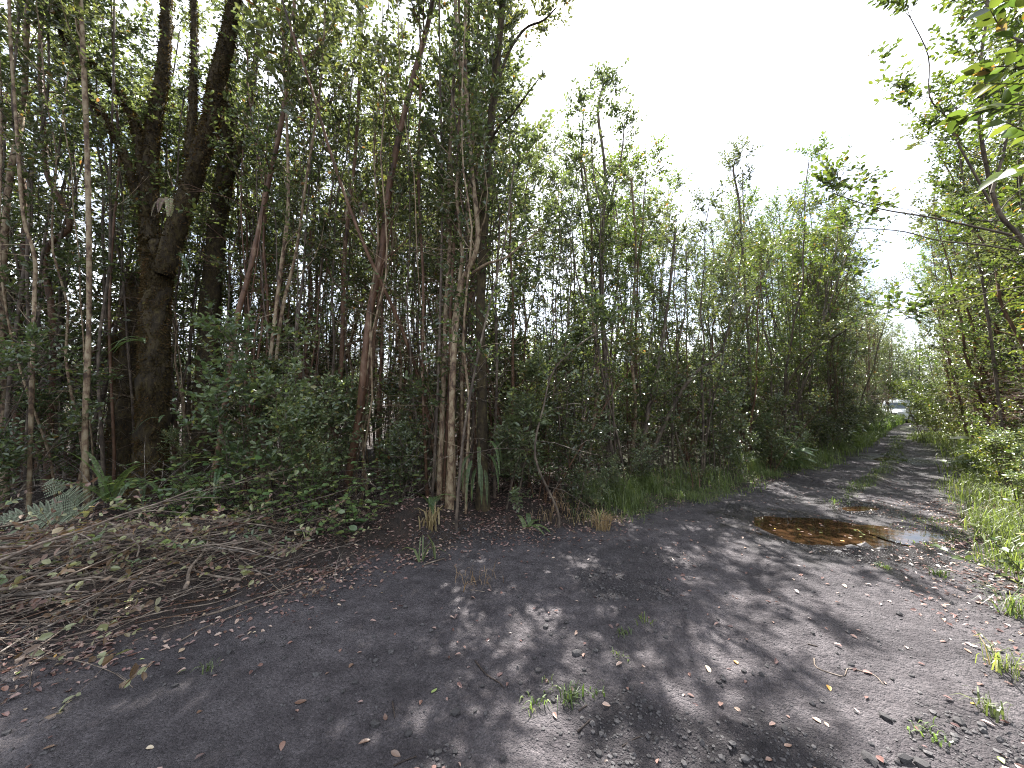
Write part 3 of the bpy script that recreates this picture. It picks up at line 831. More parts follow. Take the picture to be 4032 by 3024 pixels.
hero(11, G, "stout rust red trunk leaning beside the low broad leaves", [(1368, 1905), (1410, 1620), (1455, 1250), (1500, 1000), (1535, 700), (1600, 380), (1690, 60), (1740, -250)], 5.9, 38, 'bark_red', lo=.4, nb=17, top=9, taper=.55,
     more=[([(1385, 1820), (1428, 1600), (1478, 1300), (1500, 1100), (1560, 800)], 18, .5, 5)])
hero(12, G, "short red brown trunk in shade behind the rust red trunk", [(1305, 1900), (1325, 1650), (1340, 1350), (1360, 1000), (1400, 600), (1420, 200), (1440, -200)], 6.6, 26, 'bark_red', lo=.4, nb=15, top=9)
hero(13, G, "straight yellow cream trunk rising from the sword ferns", [(1722, 1880), (1742, 1500), (1750, 1200), (1762, 950), (1772, 650), (1785, 300), (1800, -150)], 5.7, 21, 'bark_cream', lo=.4, nb=17, top=9, taper=.6)
hero(14, G, "yellow cream trunk forking at head height by the sword ferns", [(1765, 1985), (1790, 1500), (1798, 1280), (1820, 1110), (1862, 1010), (1868, 900), (1850, 600), (1830, 200), (1835, -200)], 5.3, 24, 'bark_cream', lo=.4, nb=17, top=9, taper=.6,
     more=[([(1862, 1075), (1915, 1040), (1990, 1015), (2060, 960), (2130, 900)], 14, .4, 5)])
hero(15, G, "thin brown stem at the very edge of the dirt by the ferns", [(1805, 2030), (1825, 1700), (1880, 1400), (1935, 1200), (1990, 950), (2020, 650)], 4.9, 13, 'bark_grey', lo=.35, nb=9, blen=.8)
hero(16, G, "dark tall trunk carrying the thicket's outermost high spray", [(1905, 2010), (1893, 1600), (1882, 1250), (1902, 900), (1938, 500), (1962, 200), (2000, -250)], 5.5, 46, 'bark_moss', lo=.38, nb=20, top=9.5, taper=.4,
     more=[([(1940, 480), (1980, 260), (2060, 120), (2140, 80), (2190, 30)], 16, .25, 9), ([(1900, 850), (1850, 560), (1845, 200), (1850, -200)], 20, .3, 8)])
hero(17, G, "arching thin stem bowed over the grassy verge", [(2190, 2010), (2110, 1800), (2150, 1600), (2190, 1450), (2320, 1330), (2440, 1290)], 5.0, 10, 'bark_grey', lo=.5, nb=9, blen=.6)
for q, (px, w, bk) in enumerate([([(1702, 1930), (1722, 1500), (1728, 1100), (1738, 700), (1730, 250), (1735, -200)], 13, 'bark_grey'), ([(1748, 1940), (1768, 1500), (1778, 1150), (1800, 800), (1812, 350), (1808, -200)], 15, 'bark_red'),
        ([(1830, 1950), (1818, 1500), (1835, 1150), (1842, 800), (1880, 350), (1890, -200)], 13, 'bark_cream'), ([(1680, 1920), (1660, 1500), (1672, 1100), (1640, 700), (1650, 250), (1640, -200)], 14, 'bark_red')]):
    hero(50 + q, "guava_tree", ["thin grey stem at the outside of the fern trunk bundle", "reddish stem in the middle of the fern trunk bundle", "thin pale stem between fern bundle and dark tall trunk", "reddish stem standing off from the fern trunk bundle"][q], px, 5.6 + .1 * q, w, bk, lo=.4, nb=12, top=8.8, taper=.6)
for q, (px, Y, w, bk) in enumerate([
        ([(2520, 1800), (2560, 1600), (2600, 1400), (2640, 1150), (2660, 900)], 7.6, 22, 'bark_grey'),
        ([(2490, 1810), (2500, 1600), (2480, 1350), (2500, 1000), (2480, 700)], 7.8, 18, 'bark_cream'),
        ([(2560, 1800), (2640, 1620), (2730, 1480), (2830, 1380), (2900, 1200)], 7.8, 20, 'bark_grey'),
        ([(2310, 1850), (2350, 1500), (2340, 1200), (2330, 900), (2290, 650)], 7.2, 18, 'bark_cream')]):
    hero(30 + q, "guava_tree", ["grey stem in the fan of stems above the verge grass", "upright pale stem in the fan of stems above the verge grass",
         "stem leaning hardest from the fan above the verge grass", "pale upright stem between the arching stem and the fan"][q], px, Y, w, bk, lo=.35, nb=14, dead=6)

hero(40, "guava_tree", "tallest guava between the arching stem and the fan, rising clear into sky", [(2400, 1880), (2390, 1500), (2370, 1100), (2385, 700), (2360, 450), (2375, 330)], 7.4, 20, 'bark_grey', lo=.45, nb=18, blen=.6,
     more=[([(2385, 1000), (2300, 750), (2290, 560), (2300, 420)], 12, .3, 7), ([(2375, 900), (2440, 650), (2460, 480)], 12, .3, 7)])
hero(41, "guava_tree", "guava with twin bare tips above the grassy verge", [(2960, 1820), (2950, 1400), (2930, 1000), (2910, 800), (2895, 680), (2898, 630)], 10.2, 14, 'bark_grey', lo=.3, nb=10, blen=.8,
     more=[([(2930, 900), (2925, 760), (2922, 650)], 7, .98, 1)])
hero(42, "guava_tree", "crooked dark guava leaning over the ginger plants", [(3030, 1790), (3060, 1650), (3130, 1480), (3220, 1370), (3330, 1300)], 9.8, 16, 'bark_moss', lo=.4, nb=10, blen=.8)
# ---- mossy forked tree
def mossy(name, label, limbs, Y, seed, tufts, leafy=()):
    """limbs: (pixel points, start width px, end width px, depth offset)"""
    r = np.random.default_rng(seed)
    base = at_depth(*limbs[0][0][0], Y); base[2] = hz(base[0], base[1]) - .1
    t = thing(name, base, label, "tree")
    mo = MB(); Lv = MB(); Tw = MB()
    for k, (px, w0, w1, dy) in enumerate(limbs):
        p = np.array([at_depth(u, v, Y + dy * i / max(1, len(px) - 1) + (0 if i == 0 else r.normal(0, .03))) for i, (u, v) in enumerate(px)]) - base
        if k == 0: p[0] = 0
        p = catmull(p, 6)
        s = np.linspace(0, 1, len(p))
        rad = (w0 + (w1 - w0) * s) * Y / F / 2 / math.hypot(1, (px[0][0] - CX) / F)
        if k == 0: rad = rad * (1 + .55 * np.exp(-s * 14))
        sides = 14
        lump = 1 + .13 * r.normal(size=(len(p), sides))
        mb = MB(); mb.tube(p, rad[:, None] * lump, sides, cap=True)
        mb.build("trunk" if k == 0 else "limb", M['bark_moss'], t, True)
        n = int(tufts * (w0 + w1) / 200 * len(p) / 40)
        i = r.uniform(0, len(p) - 1.01, n); ii = i.astype(int); fr = (i - ii)[:, None]
        q = p[ii] * (1 - fr) + p[ii + 1] * fr
        tan = nrm(p[ii + 1] - p[ii]); az = rand_unit(r, n); az = nrm(az - tan * (az * tan).sum(1, keepdims=True))
        pos = q + az * (rad[ii] * .97)[:, None]
        d = nrm(az * .8 + UP * r.normal(-.55, .35, (n, 1)) + r.normal(0, .3, (n, 3)))
        L = r.uniform(.015, .042, n) * (1 + .9 * (r.random(n) < .08))
        mo.leaves(pos, d, rand_unit(r, n), L, L * .35, np.clip(fbm(pos[:, 2] * 2.2 + 5, pos[:, 0] * 5, 4, 3) + r.normal(0, .18, n), 0, 1), 1, .1)
        if k in leafy:
            stem_foliage(r, Tw, Lv, p, rad * .3, .45, 1.0, 9, .9, 5, .06, .055)
    tag(mo.build("moss", M['moss'], t), kind="stuff")
    if leafy:
        Tw.build("branch", M['bark_grey'], t, True); Lv.build("crown", M['leaf'], t)
    return t
mossy("mossy_tree", "massive dark mossy tree forking into several limbs", [
    ([(585, 1990), (600, 1750), (605, 1500), (612, 1250), (620, 1050), (605, 940)], 128, 118, .1),
    ([(592, 1010), (588, 760), (600, 520), (640, 300), (655, 0), (650, -400), (640, -800)], 78, 32, .5),
    ([(640, 1080), (745, 740), (825, 500), (858, 300), (915, 60), (960, -300), (980, -700)], 88, 48, -.3),
    ([(575, 860), (545, 560), (510, 440), (440, 330), (330, 220), (240, 80), (190, -150)], 44, 18, .6),
    ([(555, 820), (480, 590), (390, 430), (300, 260), (230, 60), (200, -200)], 36, 14, -.4),
    ([(745, 620), (760, 400), (765, 150), (755, -200), (760, -500)], 38, 20, .4),
    ], 6.0, 3, 26000, leafy=(1, 2, 3, 5))
mossy("mossy_tree", "second mossy trunk just behind the forked mossy tree", [
    ([(800, 1960), (810, 1600), (830, 1250), (850, 950), (880, 700), (900, 450), (905, 150), (930, -300), (940, -700)], 96, 46, .2),
    ([(870, 760), (960, 560), (1000, 300), (1040, -100)], 40, 20, .3)], 6.9, 5, 14000, leafy=(0, 1))
mossy("tree_stump", "broad rotting mossy stump leaning against the forked tree", [
    ([(505, 1960), (490, 1750), (500, 1500), (525, 1250), (545, 1080)], 165, 60, .2),
    ([(500, 1560), (455, 1400), (440, 1320)], 60, 26, -.1)], 6.5, 6, 12000)

# ================================================================ TREES ON THE NEAR SIDE OF THE ROAD
rR = np.random.default_rng(31)
n_r = n_far = 0
cr = np.stack([rR.uniform(4.5, 52, 9000), rR.uniform(3.6, 40, 9000)], -1)
crd = -seg_dist(RE, cr[:, 0], cr[:, 1])
for (x, y), dr in sorted(zip(cr, crd), key=lambda c: c[0][1]):
    u = CX + F * x / y
    if not (3480 < u < 5000) or not (1.15 < dr < (4.5 if y > 9 else 6)) or (n_r >= 50 if y < 12 else n_far >= 40): continue
    if not far_enough(x, y, .62 if y < 12 else (.95 if y < 20 else 1.4)): continue
    if (u > 4300 and rR.random() < .75) or (y > 12 and u > 3950): continue
    placed.append((x, y)); n_r += y < 12; n_far += y >= 12
    H = min(max_h(SKY_R, x, y, u) * rR.uniform(.72, 1.0), 8.5)
    H = max(H, 2.2)
    plant('edge', x, y, H, rR, "roadside_guava", "SIZE bushy BARK guava on the sunny verge NEAR", "tree", "bushy guavas on the sunny verge", leaf='leaf_sun' if rR.random() < .35 else None)
n_r = 0
for (x, y), dr in sorted(zip(cr, crd), key=lambda c: c[0][1]):
    u = CX + F * x / y
    if not (3500 < u < 4300) or not (.3 < dr < 1.5) or n_r >= 44: continue
    if not far_enough(x, y, .55 if y < 9 else .9): continue
    placed.append((x, y)); n_r += 1
    plant('sapling', x, y, rR.uniform(.8, 1.9) if y < 12 else rR.uniform(1.6, 2.8), rR, "verge_sapling", "SIZE young BARK guava in verge grass NEAR", "sapling", "young guavas on the sunny verge", leaf='leaf_sun' if rR.random() < .6 else 'leaf_pale')
for q, (u, yy, H) in enumerate([(3648, 22.5, 2.7), (3662, 25.5, 3.1), (3640, 28.5, 2.4), (3668, 19.5, 2.4)]):
    placed.append(((u - CX) / F * yy, yy))
    plant('sapling', (u - CX) / F * yy, yy, H, rR, "van_side_bush", ["bush hiding the parked van's side", "taller bush beside the parked van", "bush closest to the parked van", "low bush where the track bends before the van"][q], "bush", None, leaf='leaf_sun' if q % 2 else None, vi=q)
hero(60, "overhanging_tree", "leaning tree reaching long bare limbs over the road", [(4330, 1900), (4180, 1300), (4050, 970), (3925, 830), (3868, 560), (3850, 330), (3880, 60), (3900, -250)], 4.7, 40, 'bark_grey', lo=.36, nb=34, blen=1.0, leaf='leaf_sun', taper=.35, dead=0, twigs=10,
     more=[([(3900, 800), (3770, 560), (3725, 460), (3660, 380), (3655, 220), (3580, 60)], 16, .15, 7),
           ([(3985, 925), (3800, 885), (3660, 855), (3465, 822), (3290, 765)], 17, .45, 4),
           ([(3990, 985), (3850, 962), (3700, 948), (3560, 912), (3420, 900), (3330, 898)], 12, .5, 3),
           ([(4080, 1120), (3900, 1150), (3700, 1210), (3560, 1260)], 10, .4, 4),
           ([(4040, 920), (3800, 985), (3600, 1080), (3400, 1165)], 8, .6, 1),
           ([(3905, 760), (3960, 560), (3990, 300), (3960, 60)], 22, .2, 8)])

hero(61, "overhanging_tree", "leafy tree behind the leaning one on the sunny verge", [(4150, 1860), (4080, 1400), (4060, 1000), (4010, 650), (4020, 300), (4000, -50), (4010, -300)], 5.8, 28, 'bark_grey', lo=.25, nb=40, blen=1.25, twigs=10, leaf='leaf', dead=0)
hero(62, "overhanging_tree", "slim tree arching out of the bushy verge guavas", [(3960, 1800), (3920, 1450), (3880, 1150), (3830, 900), (3790, 650), (3770, 420)], 7.6, 20, 'bark_grey', lo=.25, nb=32, blen=1.1, twigs=10, leaf='leaf_sun', dead=0)
# big near leaves: a branch of a tree that stands beside the photographer
def big_leaf_tree():
    r = np.random.default_rng(77)
    base = np.array([4.1, 1.5, 0.0]); base[2] = hz(base[0], base[1]) - .05
    t = thing("overhanging_tree", base, "near tree with large backlit round leaves hanging over the verge", "tree")
    W = MB(); Lv = MB()
    tr = catmull(np.array([(0, 0, 0), (.05, .05, 1.2), (-.1, .15, 2.4), (-.2, .3, 3.6), (-.1, .3, 5.0)]), 4)
    W.tube(tr, np.linspace(.06, .02, len(tr)), 8)
    stem_foliage(r, W, Lv, tr, np.linspace(.06, .02, len(tr)), .55, 1.0, 12, .9, 5, .07, .055)
    lm = bpy.data.meshes  # leaves one by one
    tips = []
    for px in ([(4350, 420), (4150, 400), (3980, 400), (3850, 440), (3760, 470)], [(4350, 380), (4150, 300), (3960, 260), (3830, 290)], [(4300, 600), (4150, 620), (4020, 660), (3930, 700)], [(4350, 350), (4150, 330), (4000, 330), (3880, 330)], [(4350, 300), (4120, 200), (3960, 130), (3900, 40)], [(4380, 420), (4180, 480), (4060, 520), (3960, 480)],
               [(4300, 150), (4130, 60), (4020, 20)], [(4300, 480), (4120, 430), (3990, 410), (3900, 420)], [(4300, 260), (4100, 250), (4000, 200)]):
        p = [np.array([-.18, .3, 3.0])] + [at_depth(u, v, 1.9 + r.normal(0, .06)) - base for u, v in px]
        p = catmull(np.array(p), 4)
        W.tube(p, np.linspace(.011, .002, len(p)), 4)
        tips.append(p)
    W.build("trunk", M['bark_grey'], t, True)
    Lv.build("crown", M['leaf_sun'], t)
    for p in tips:
        n = len(p)
        for i in range(n // 3, n):
            for sgn in (-1, 1):
                if r.random() < .12: continue
                d = nrm(nrm(p[i] - p[i - 1]) * .5 + nrm(np.cross(UP, p[i] - p[i - 1])) * sgn * .8 + r.normal(0, .25, 3))
                mb = MB(); L = r.uniform(.06, .095)
                rich_leaf(mb, p[i], d, UP + r.normal(0, .6, 3), L, L * .62, r.random())
                mb.build("leaf", M['leaf_sun'], t, True)
def rich_leaf(mb, p, d, nn, L, Wd, rv, curl=0.12, fold=0.16, nseg=5):
    """one leaf with midrib fold, rounded outline and curl"""
    d = nrm(d); s = nrm(np.cross(nn, d)); nn = np.cross(d, s)
    t = np.linspace(0, 1, nseg + 1)
    w = np.sin(PI * t ** 0.85) ** 0.75; w[0] = .04; w[-1] = .0
    mid = p + np.outer(t * L, d) + np.outer(-curl * L * t * t, nn)
    lf = mid + np.outer(w * Wd * .5, s) + np.outer(w * fold * Wd, nn)
    rt = mid - np.outer(w * Wd * .5, s) + np.outer(w * fold * Wd, nn)
    v = np.concatenate([mid, lf, rt]); m = nseg + 1
    f = [(i, i + 1, m + i + 1, m + i) for i in range(nseg)] + [(i, 2 * m + i, 2 * m + i + 1, i + 1) for i in range(nseg)]
    mb.add(v, f, None, np.full(len(v), rv))
big_leaf_tree()

# ================================================================ FERNS, BROAD-LEAVED PLANTS
def frond(mb, base, d, L, Wd, arch, r, pairs=26, rv=.5, comb=True):
    """a sword-fern frond: arching rib with a comb of leaflets"""
    d = nrm(d); n = pairs + 1
    pts = [np.asarray(base, float)]; dd = d.copy()
    for i in range(n):
        dd = nrm(dd + np.array([0, 0, -arch / n]))
        pts.append(pts[-1] + dd * L / n)
    pts = np.array(pts)
    mb.tube(pts, np.linspace(.0028, .001, len(pts)), 3, r=np.full(len(pts) * 3, .9))
    tan = nrm(np.gradient(pts, axis=0)); side = nrm(np.cross(tan, UP + .001)); nn = np.cross(side, tan)
    t = np.linspace(0, 1, len(pts))
    w = Wd * .5 * np.clip(np.minimum(t * 7 + .3, (1 - t) ** .55 * 1.25), .05, 1)
    for sg in (-1, 1):
        D = side * sg + tan * .22 + r.normal(0, .05, side.shape)
        mb.leaves(pts[1:], D[1:], nn[1:] + r.normal(0, .12, (len(pts) - 1, 3)), w[1:], np.full(len(pts) - 1, L / n * .95), np.clip(rv + r.normal(0, .12, len(pts) - 1), 0, 1), .4, .12)
def fern(name, label, base, specs, seed, mat='fern', rest_on=None):
    r = np.random.default_rng(seed)
    t = thing(name, base, label, "fern")
    for (d, L, Wd, arch, *off) in specs:
        mb = MB(); frond(mb, r.normal(0, .02, 3) + (np.array(off[0]) if off else 0), np.array(d, float), L, Wd, arch, r, pairs=int(L / .016), rv=r.random())
        mb.build("frond", M[mat], t)
    return t
def rspecs(seed, n, L, Wd, arch, el=(.4, 1.1), az=(0, 2 * PI)):
    r = np.random.default_rng(seed); o = []
    for k in range(n):
        a = r.uniform(*az); e = r.uniform(*el)
        o.append(((math.cos(a) * math.cos(e), math.sin(a) * math.cos(e), math.sin(e)), L * r.uniform(.7, 1.15), Wd, arch * r.uniform(.8, 1.3)))
    return o
def gp(u, v, y, dz=0.0):
    p = at_depth(u, v, y); p[2] = hz(p[0], p[1]) + dz
    return p
fern("sword_fern", "sword fern hanging from the mossy trunk at chest height", at_depth(560, 1345, 5.68), [((-.5, -.6, .35), .62, .075, 2.3), ((-.7, -.4, .4), .42, .07, 2.2), ((-.15, -.6, .5), .45, .065, 2.4), ((-.8, -.2, .3), .55, .07, 1.6), ((.5, -.4, .4), .3, .055, 1.7)], 1)
fern("sword_fern", "small sword fern frond drooping from the lower mossy trunk", at_depth(640, 1645, 5.68), [((-.5, -.5, .45), .38, .075, 2.6), ((.2, -.6, .3), .2, .05, 2.2)], 2)
fern("sword_fern", "spreading sword fern at the foot of the mossy forked tree", gp(560, 1900, 5.0, .42), [((-.8, -.3, .25), .75, .085, 1.2), ((-.75, -.45, .5), .7, .085, 1.7), ((.15, -.7, .45), .55, .085, 2.4), ((-.35, -.7, .2), .6, .085, 1.4), ((.75, -.3, .6), .55, .08, 2.2), ((.5, -.5, .3), .5, .08, 2.0), ((-.9, .1, .5), .6, .08, 1.6)], 3)
fern("sword_fern", "sword fern beside the straight pale mottled trunk", gp(430, 1960, 4.8, .2), rspecs(4, 8, .85, .085, 1.5, (.7, 1.3)), 4)
fern("sword_fern", "sword fern with one long frond arching among broad leaves", gp(880, 1880, 4.9, .5), [((.35, -.55, .75), .85, .085, 2.3), ((.1, -.5, .8), .5, .08, 2.0), ((-.5, -.4, .6), .5, .08, 2.0)], 5)
fern("sword_fern", "dense sword fern hanging round the dark tall trunk base", at_depth(1885, 1760, 5.28), [((a, -.45, e), L * .78, .055, 4.2, o) for a, e, L, o in
     ((-.3, .2, .75, (-.1, 0, -.05)), (-.12, -.1, .8, (-.08, -.02, -.15)), (.05, .25, .85, (0, -.05, 0)), (.12, -.2, .7, (.03, -.03, -.2)), (.3, .4, .8, (.1, 0, .05)), (.45, .1, .75, (.13, 0, -.1)), (-.2, -.3, .6, (-.05, 0, -.3)), (.2, -.4, .6, (.08, 0, -.3)), (.6, .5, .6, (.12, 0, .1)), (-.5, .3, .5, (-.1, 0, -.3)))], 6)
fern("sword_fern", "sword fern clump by the small dirt mound", gp(1700, 1990, 5.1, .0), rspecs(7, 6, .45, .075, 1.7, (.6, 1.2)), 7)
fern("sword_fern", "low sword fern near the straw coloured cane grass", gp(2080, 2020, 5.0, .0), rspecs(8, 6, .4, .07, 1.8, (.5, 1.2)), 8)
fern("sword_fern", "sword fern shaded between the two mossy trunks", gp(740, 1930, 5.1, .25), rspecs(9, 7, .7, .08, 1.8, (.5, 1.2)), 9)
fern("sword_fern", "sword fern high on the mossy trunk below the fork", at_depth(705, 1000, 5.75), [((.7, -.4, -.1), .6, .06, 1.4), ((.5, -.4, .2), .35, .06, 2.0)], 10)

fern("dead_fern", "pale withered fern hanging below the mossy tree's fork", at_depth(665, 800, 5.55), [((a, -.4, .3), L, .11, 4.5) for a, L in ((-.5, .3), (-.2, .42), (.1, .36), (.35, .45), (.6, .3))], 11, mat='leaf_wilt')
fern("dead_fern", "withered brown fern caught among stems by the rust red trunk", at_depth(1420, 800, 5.7), [((a, -.3, .2), L, .12, 4.5) for a, L in ((-.6, .3), (-.2, .5), (.1, .45), (.4, .35))], 12, mat='leaf_wilt')
def lacy_frond(mb, base, d, L, r, arch=.8, npair=13, up=UP):
    """twice-divided fern frond"""
    n = 18; pts = [np.asarray(base, float)]; dd = nrm(d)
    for i in range(n):
        dd = nrm(dd + np.array([0, 0, -arch / n])); pts.append(pts[-1] + dd * L / n)
    pts = np.array(pts); mb.tube(pts, np.linspace(.005, .0012, n + 1), 4)
    for k in range(npair):
        t = .15 + .84 * k / npair; i = int(t * n)
        tan = nrm(pts[i + 1] - pts[i]); side = nrm(np.cross(tan, up))
        pl = L * .36 * (1 - t) ** .7 * (min(1, .55 + t * 2.2)) + .02
        for sg in (-1, 1):
            pd = nrm(side * sg + tan * .38 - UP * .12)
            m = max(5, int(pl / .013))
            q = pts[i] + np.outer(np.linspace(0, pl, m), pd) - np.outer(np.linspace(0, 1, m) ** 2 * pl * .12, UP)
            mb.tube(q[[0, m // 2, m - 1]], [.0016, .0012, .0006], 3)
            s2 = nrm(np.cross(pd, up)); w = .034 * np.clip((1 - np.linspace(0, 1, m)) ** .6, .2, 1)
            for s3 in (-1, 1):
                mb.leaves(q, np.tile(s2 * s3 + pd * .3, (m, 1)), np.tile(up, (m, 1)) + r.normal(0, .1, (m, 3)), w, np.full(m, .012), np.full(m, r.random()), .3, .1)
r_ = np.random.default_rng(5)
t = thing("lacy_fern", gp(330, 2080, 4.75, .05), "pale grey green lacy fern frond behind the slash pile", "fern")
for d, L, a in (((-.62, -.45, .42), .78, .9), ((-.25, -.3, .9), .6, .7), ((-.75, -.3, .12), .5, .4)):
    mb = MB(); lacy_frond(mb, (0, 0, 0), np.array(d), L, r_, a, up=nrm(np.array([.1, -.75, .65]))); mb.build("frond", M['fern_pale'], t)
for k, (u, v, y, lab) in enumerate([(60, 1250, 8.2, "tree fern glowing behind the peeled red trunks"), (330, 1330, 7.6, "tree fern fanning behind the straight pale trunk"), (1010, 1500, 8.0, "shaded tree fern deep behind the twin cream stems")]):
    b = at_depth(u, v, y); g = hz(b[0], b[1])
    t = thing("tree_fern", (b[0], b[1], g - .05), lab, "fern")
    hgt = b[2] - g
    mb = MB(); mb.tube([(0, 0, 0), (.02, 0, hgt * .5), (0, .02, hgt)], [.11, .085, .07], 8, True); mb.build("trunk", M['bark_moss'], t, True)
    for q in range(9):
        a = q * 2 * PI / 9 + r_.uniform(-.2, .2)
        mb = MB(); lacy_frond(mb, (0, 0, hgt - .03), np.array([math.cos(a), math.sin(a), .7]), r_.uniform(1.0, 1.4), r_, 1.5, 15); mb.build("frond", M['fern'], t)

def broad_plant(name, label, base, n_stem, H, Lf, seed, mat='broad', group=None, cat="shrub", pairs=5, ratio=.62):
    """low shrub whose leaves show one by one"""
    r = np.random.default_rng(seed)
    t = thing(name, base, label, cat, group)
    W = MB()
    for s in range(n_stem):
        p = catmull(stem_path(r, np.array([*r.normal(0, .05, 2), 0]), r.normal(0, H * .45, 2), H * r.uniform(.6, 1.0), 4, .05), 3)
        W.tube(p, np.linspace(.006, .002, len(p)), 4)
        for k in range(pairs):
            i = min(len(p) - 1, int((.25 + .75 * k / max(1, pairs - 1)) * (len(p) - 1)))
            az = k * 1.57 + r.uniform(-.4, .4)
            for sg in (0, PI):
                d = np.array([math.cos(az + sg), math.sin(az + sg), r.uniform(.0, .5)])
                mb = MB(); L = Lf * r.uniform(.6, 1.1)
                rich_leaf(mb, p[i], d, UP + r.normal(0, .35, 3), L, L * ratio, r.random(), .22, .12, 4)
                mb.build("leaf", M[mat], t, True)
    W.build("stem", M['stick_dark'], t)
    return t
rb = np.random.default_rng(9)
k = 0
for (u, v, y) in [(700, 1990, 5.0), (790, 1950, 5.3), (860, 2000, 4.9), (960, 1990, 5.0), (760, 2060, 4.7), (1060, 2060, 4.6), (1150, 2020, 4.8), (1250, 2020, 4.9), (1330, 1980, 5.0), (1440, 1980, 5.0), (1180, 2120, 4.4), (1300, 2090, 4.5), (640, 2060, 4.6), (900, 1900, 5.5), (1400, 2070, 4.6), (1000, 2130, 4.3), (1480, 1900, 5.4), (1240, 1920, 5.3), (540, 2080, 4.5), (1130, 1930, 5.2), (720, 2090, 4.5), (830, 2060, 4.6), (930, 2070, 4.6), (1090, 2130, 4.3), (1230, 2150, 4.2), (1350, 2130, 4.3), (1550, 1980, 5.0), (1000, 1900, 5.4), (680, 1930, 5.3), (1560, 1880, 5.5)]:
    broad_plant("broad_leaved_shrub", "%s veined broad-leaved shrub %s" % (["low", "spreading", "bushy"][k % 3], beside(*gp(u, v, y)[:2])), gp(u, v, y, -.02), rb.integers(5, 8), rb.uniform(.5, .85), rb.uniform(.075, .11), 200 + k, group="broad-leaved shrubs before the trunks", pairs=4)
    k += 1
def ginger(label, base, n, H, seed):
    r = np.random.default_rng(seed)
    t = thing("ginger_plant", base, label, "plant")
    W = MB()
    for s in range(n):
        a = r.uniform(0, 2 * PI)
        p = catmull(np.array([(r.normal(0, .12), r.normal(0, .12), 0), (math.cos(a) * .12, math.sin(a) * .12, H * .5), (math.cos(a) * .35, math.sin(a) * .35, H * r.uniform(.75, 1))]), 4)
        W.tube(p, np.linspace(.011, .005, len(p)), 5)
        for k in range(6):
            i = 2 + k * (len(p) - 3) // 5
            d = np.array([math.cos(a + 1.57) * (-1) ** k * .9 + .3 * math.cos(a), math.sin(a + 1.57) * (-1) ** k * .9 + .3 * math.sin(a), r.uniform(.1, .6)])
            mb = MB(); L = r.uniform(.3, .46)
            rich_leaf(mb, p[i], d, UP + r.normal(0, .3, 3), L, L * .3, r.random(), .5, .1, 7)
            mb.build("leaf", M['broad'], t, True)
    W.build("stem", M['fern'], t)
ginger("ginger plant with long shiny leaves at the grass edge", gp(3130, 1850, 9.6), 6, .85, 1)
ginger("taller ginger plant set back behind the shiny ginger", gp(3060, 1800, 10.4), 5, 1.0, 2)
ginger("ginger plant under the bushy guavas on the sunny verge", gp(3860, 1790, 9.0), 5, .75, 3)
ginger("ginger plant farther along the grassy thicket edge", gp(3330, 1760, 13.6), 5, .9, 4)
for q, (u, v, y, H) in enumerate([(4130, 2010, 3.5, .9), (4090, 2120, 3.4, .5), (4020, 1900, 5.6, 1.1), (3960, 1860, 7.0, 1.2)]):
    broad_plant("verge_shrub", ["sunlit shrub with pale mirror-bright leaves on the verge", "low sunlit shrub sprawling over the verge grass", "yellow green shrub behind the mirror-leaved one", "sunlit shrub beneath the bushy verge guavas"][q],
                gp(u, v, y, -.02), 5, H, .085, 300 + q, mat='leaf_sun', pairs=6)

# ================================================================ GRASS
def blades(mb, X, Y, H, r, wd=.005, bend=.6):
    n = len(X)
    if n == 0: return
    Z = hzv(X, Y)
    b = np.stack([X, Y, Z - .01], -1)
    az = r.uniform(0, 2 * PI, n); ld = np.stack([np.cos(az), np.sin(az), np.zeros(n)], -1)
    sd = np.stack([-np.sin(az + r.normal(0, .6, n)), np.cos(az), np.zeros(n)], -1)
    k = r.uniform(.15, 1.0, n) * bend
    w = wd * r.uniform(.6, 1.4, n)
    m = b + UP * (H * .6)[:, None] + ld * (H * k * .25)[:, None]
    m2 = b + UP * (H * (.95 - .25 * k))[:, None] + ld * (H * k * .62)[:, None]
    tip = b + UP * (H * (1.05 - .65 * k))[:, None] + ld * (H * k * 1.05)[:, None]
    s = sd * w[:, None]
    v = np.stack([b - s, b + s, m - s * .9, m + s * .9, m2 - s * .6, m2 + s * .6, tip], 1).reshape(-1, 3)
    i = np.arange(n)[:, None] * 7
    mb.add(v, np.concatenate([i + np.array([[0, 1, 3, 2]]), i + np.array([[2, 3, 5, 4]])]), i + np.array([[4, 5, 6]]), np.repeat(np.clip(r.normal(.45, .22, n), 0, 1), 7))
def scatter(r, n, xr, yr, dens):
    X, Y = r.uniform(*xr, n), r.uniform(*yr, n)
    p = dens(X, Y)
    k = r.random(n) < p
    return X[k], Y[k]
rg = np.random.default_rng(41)
def clump(X, Y, f=1.6, seed=50):
    return sstep(.38, .62, fbm(X * f, Y * f, seed, 3))
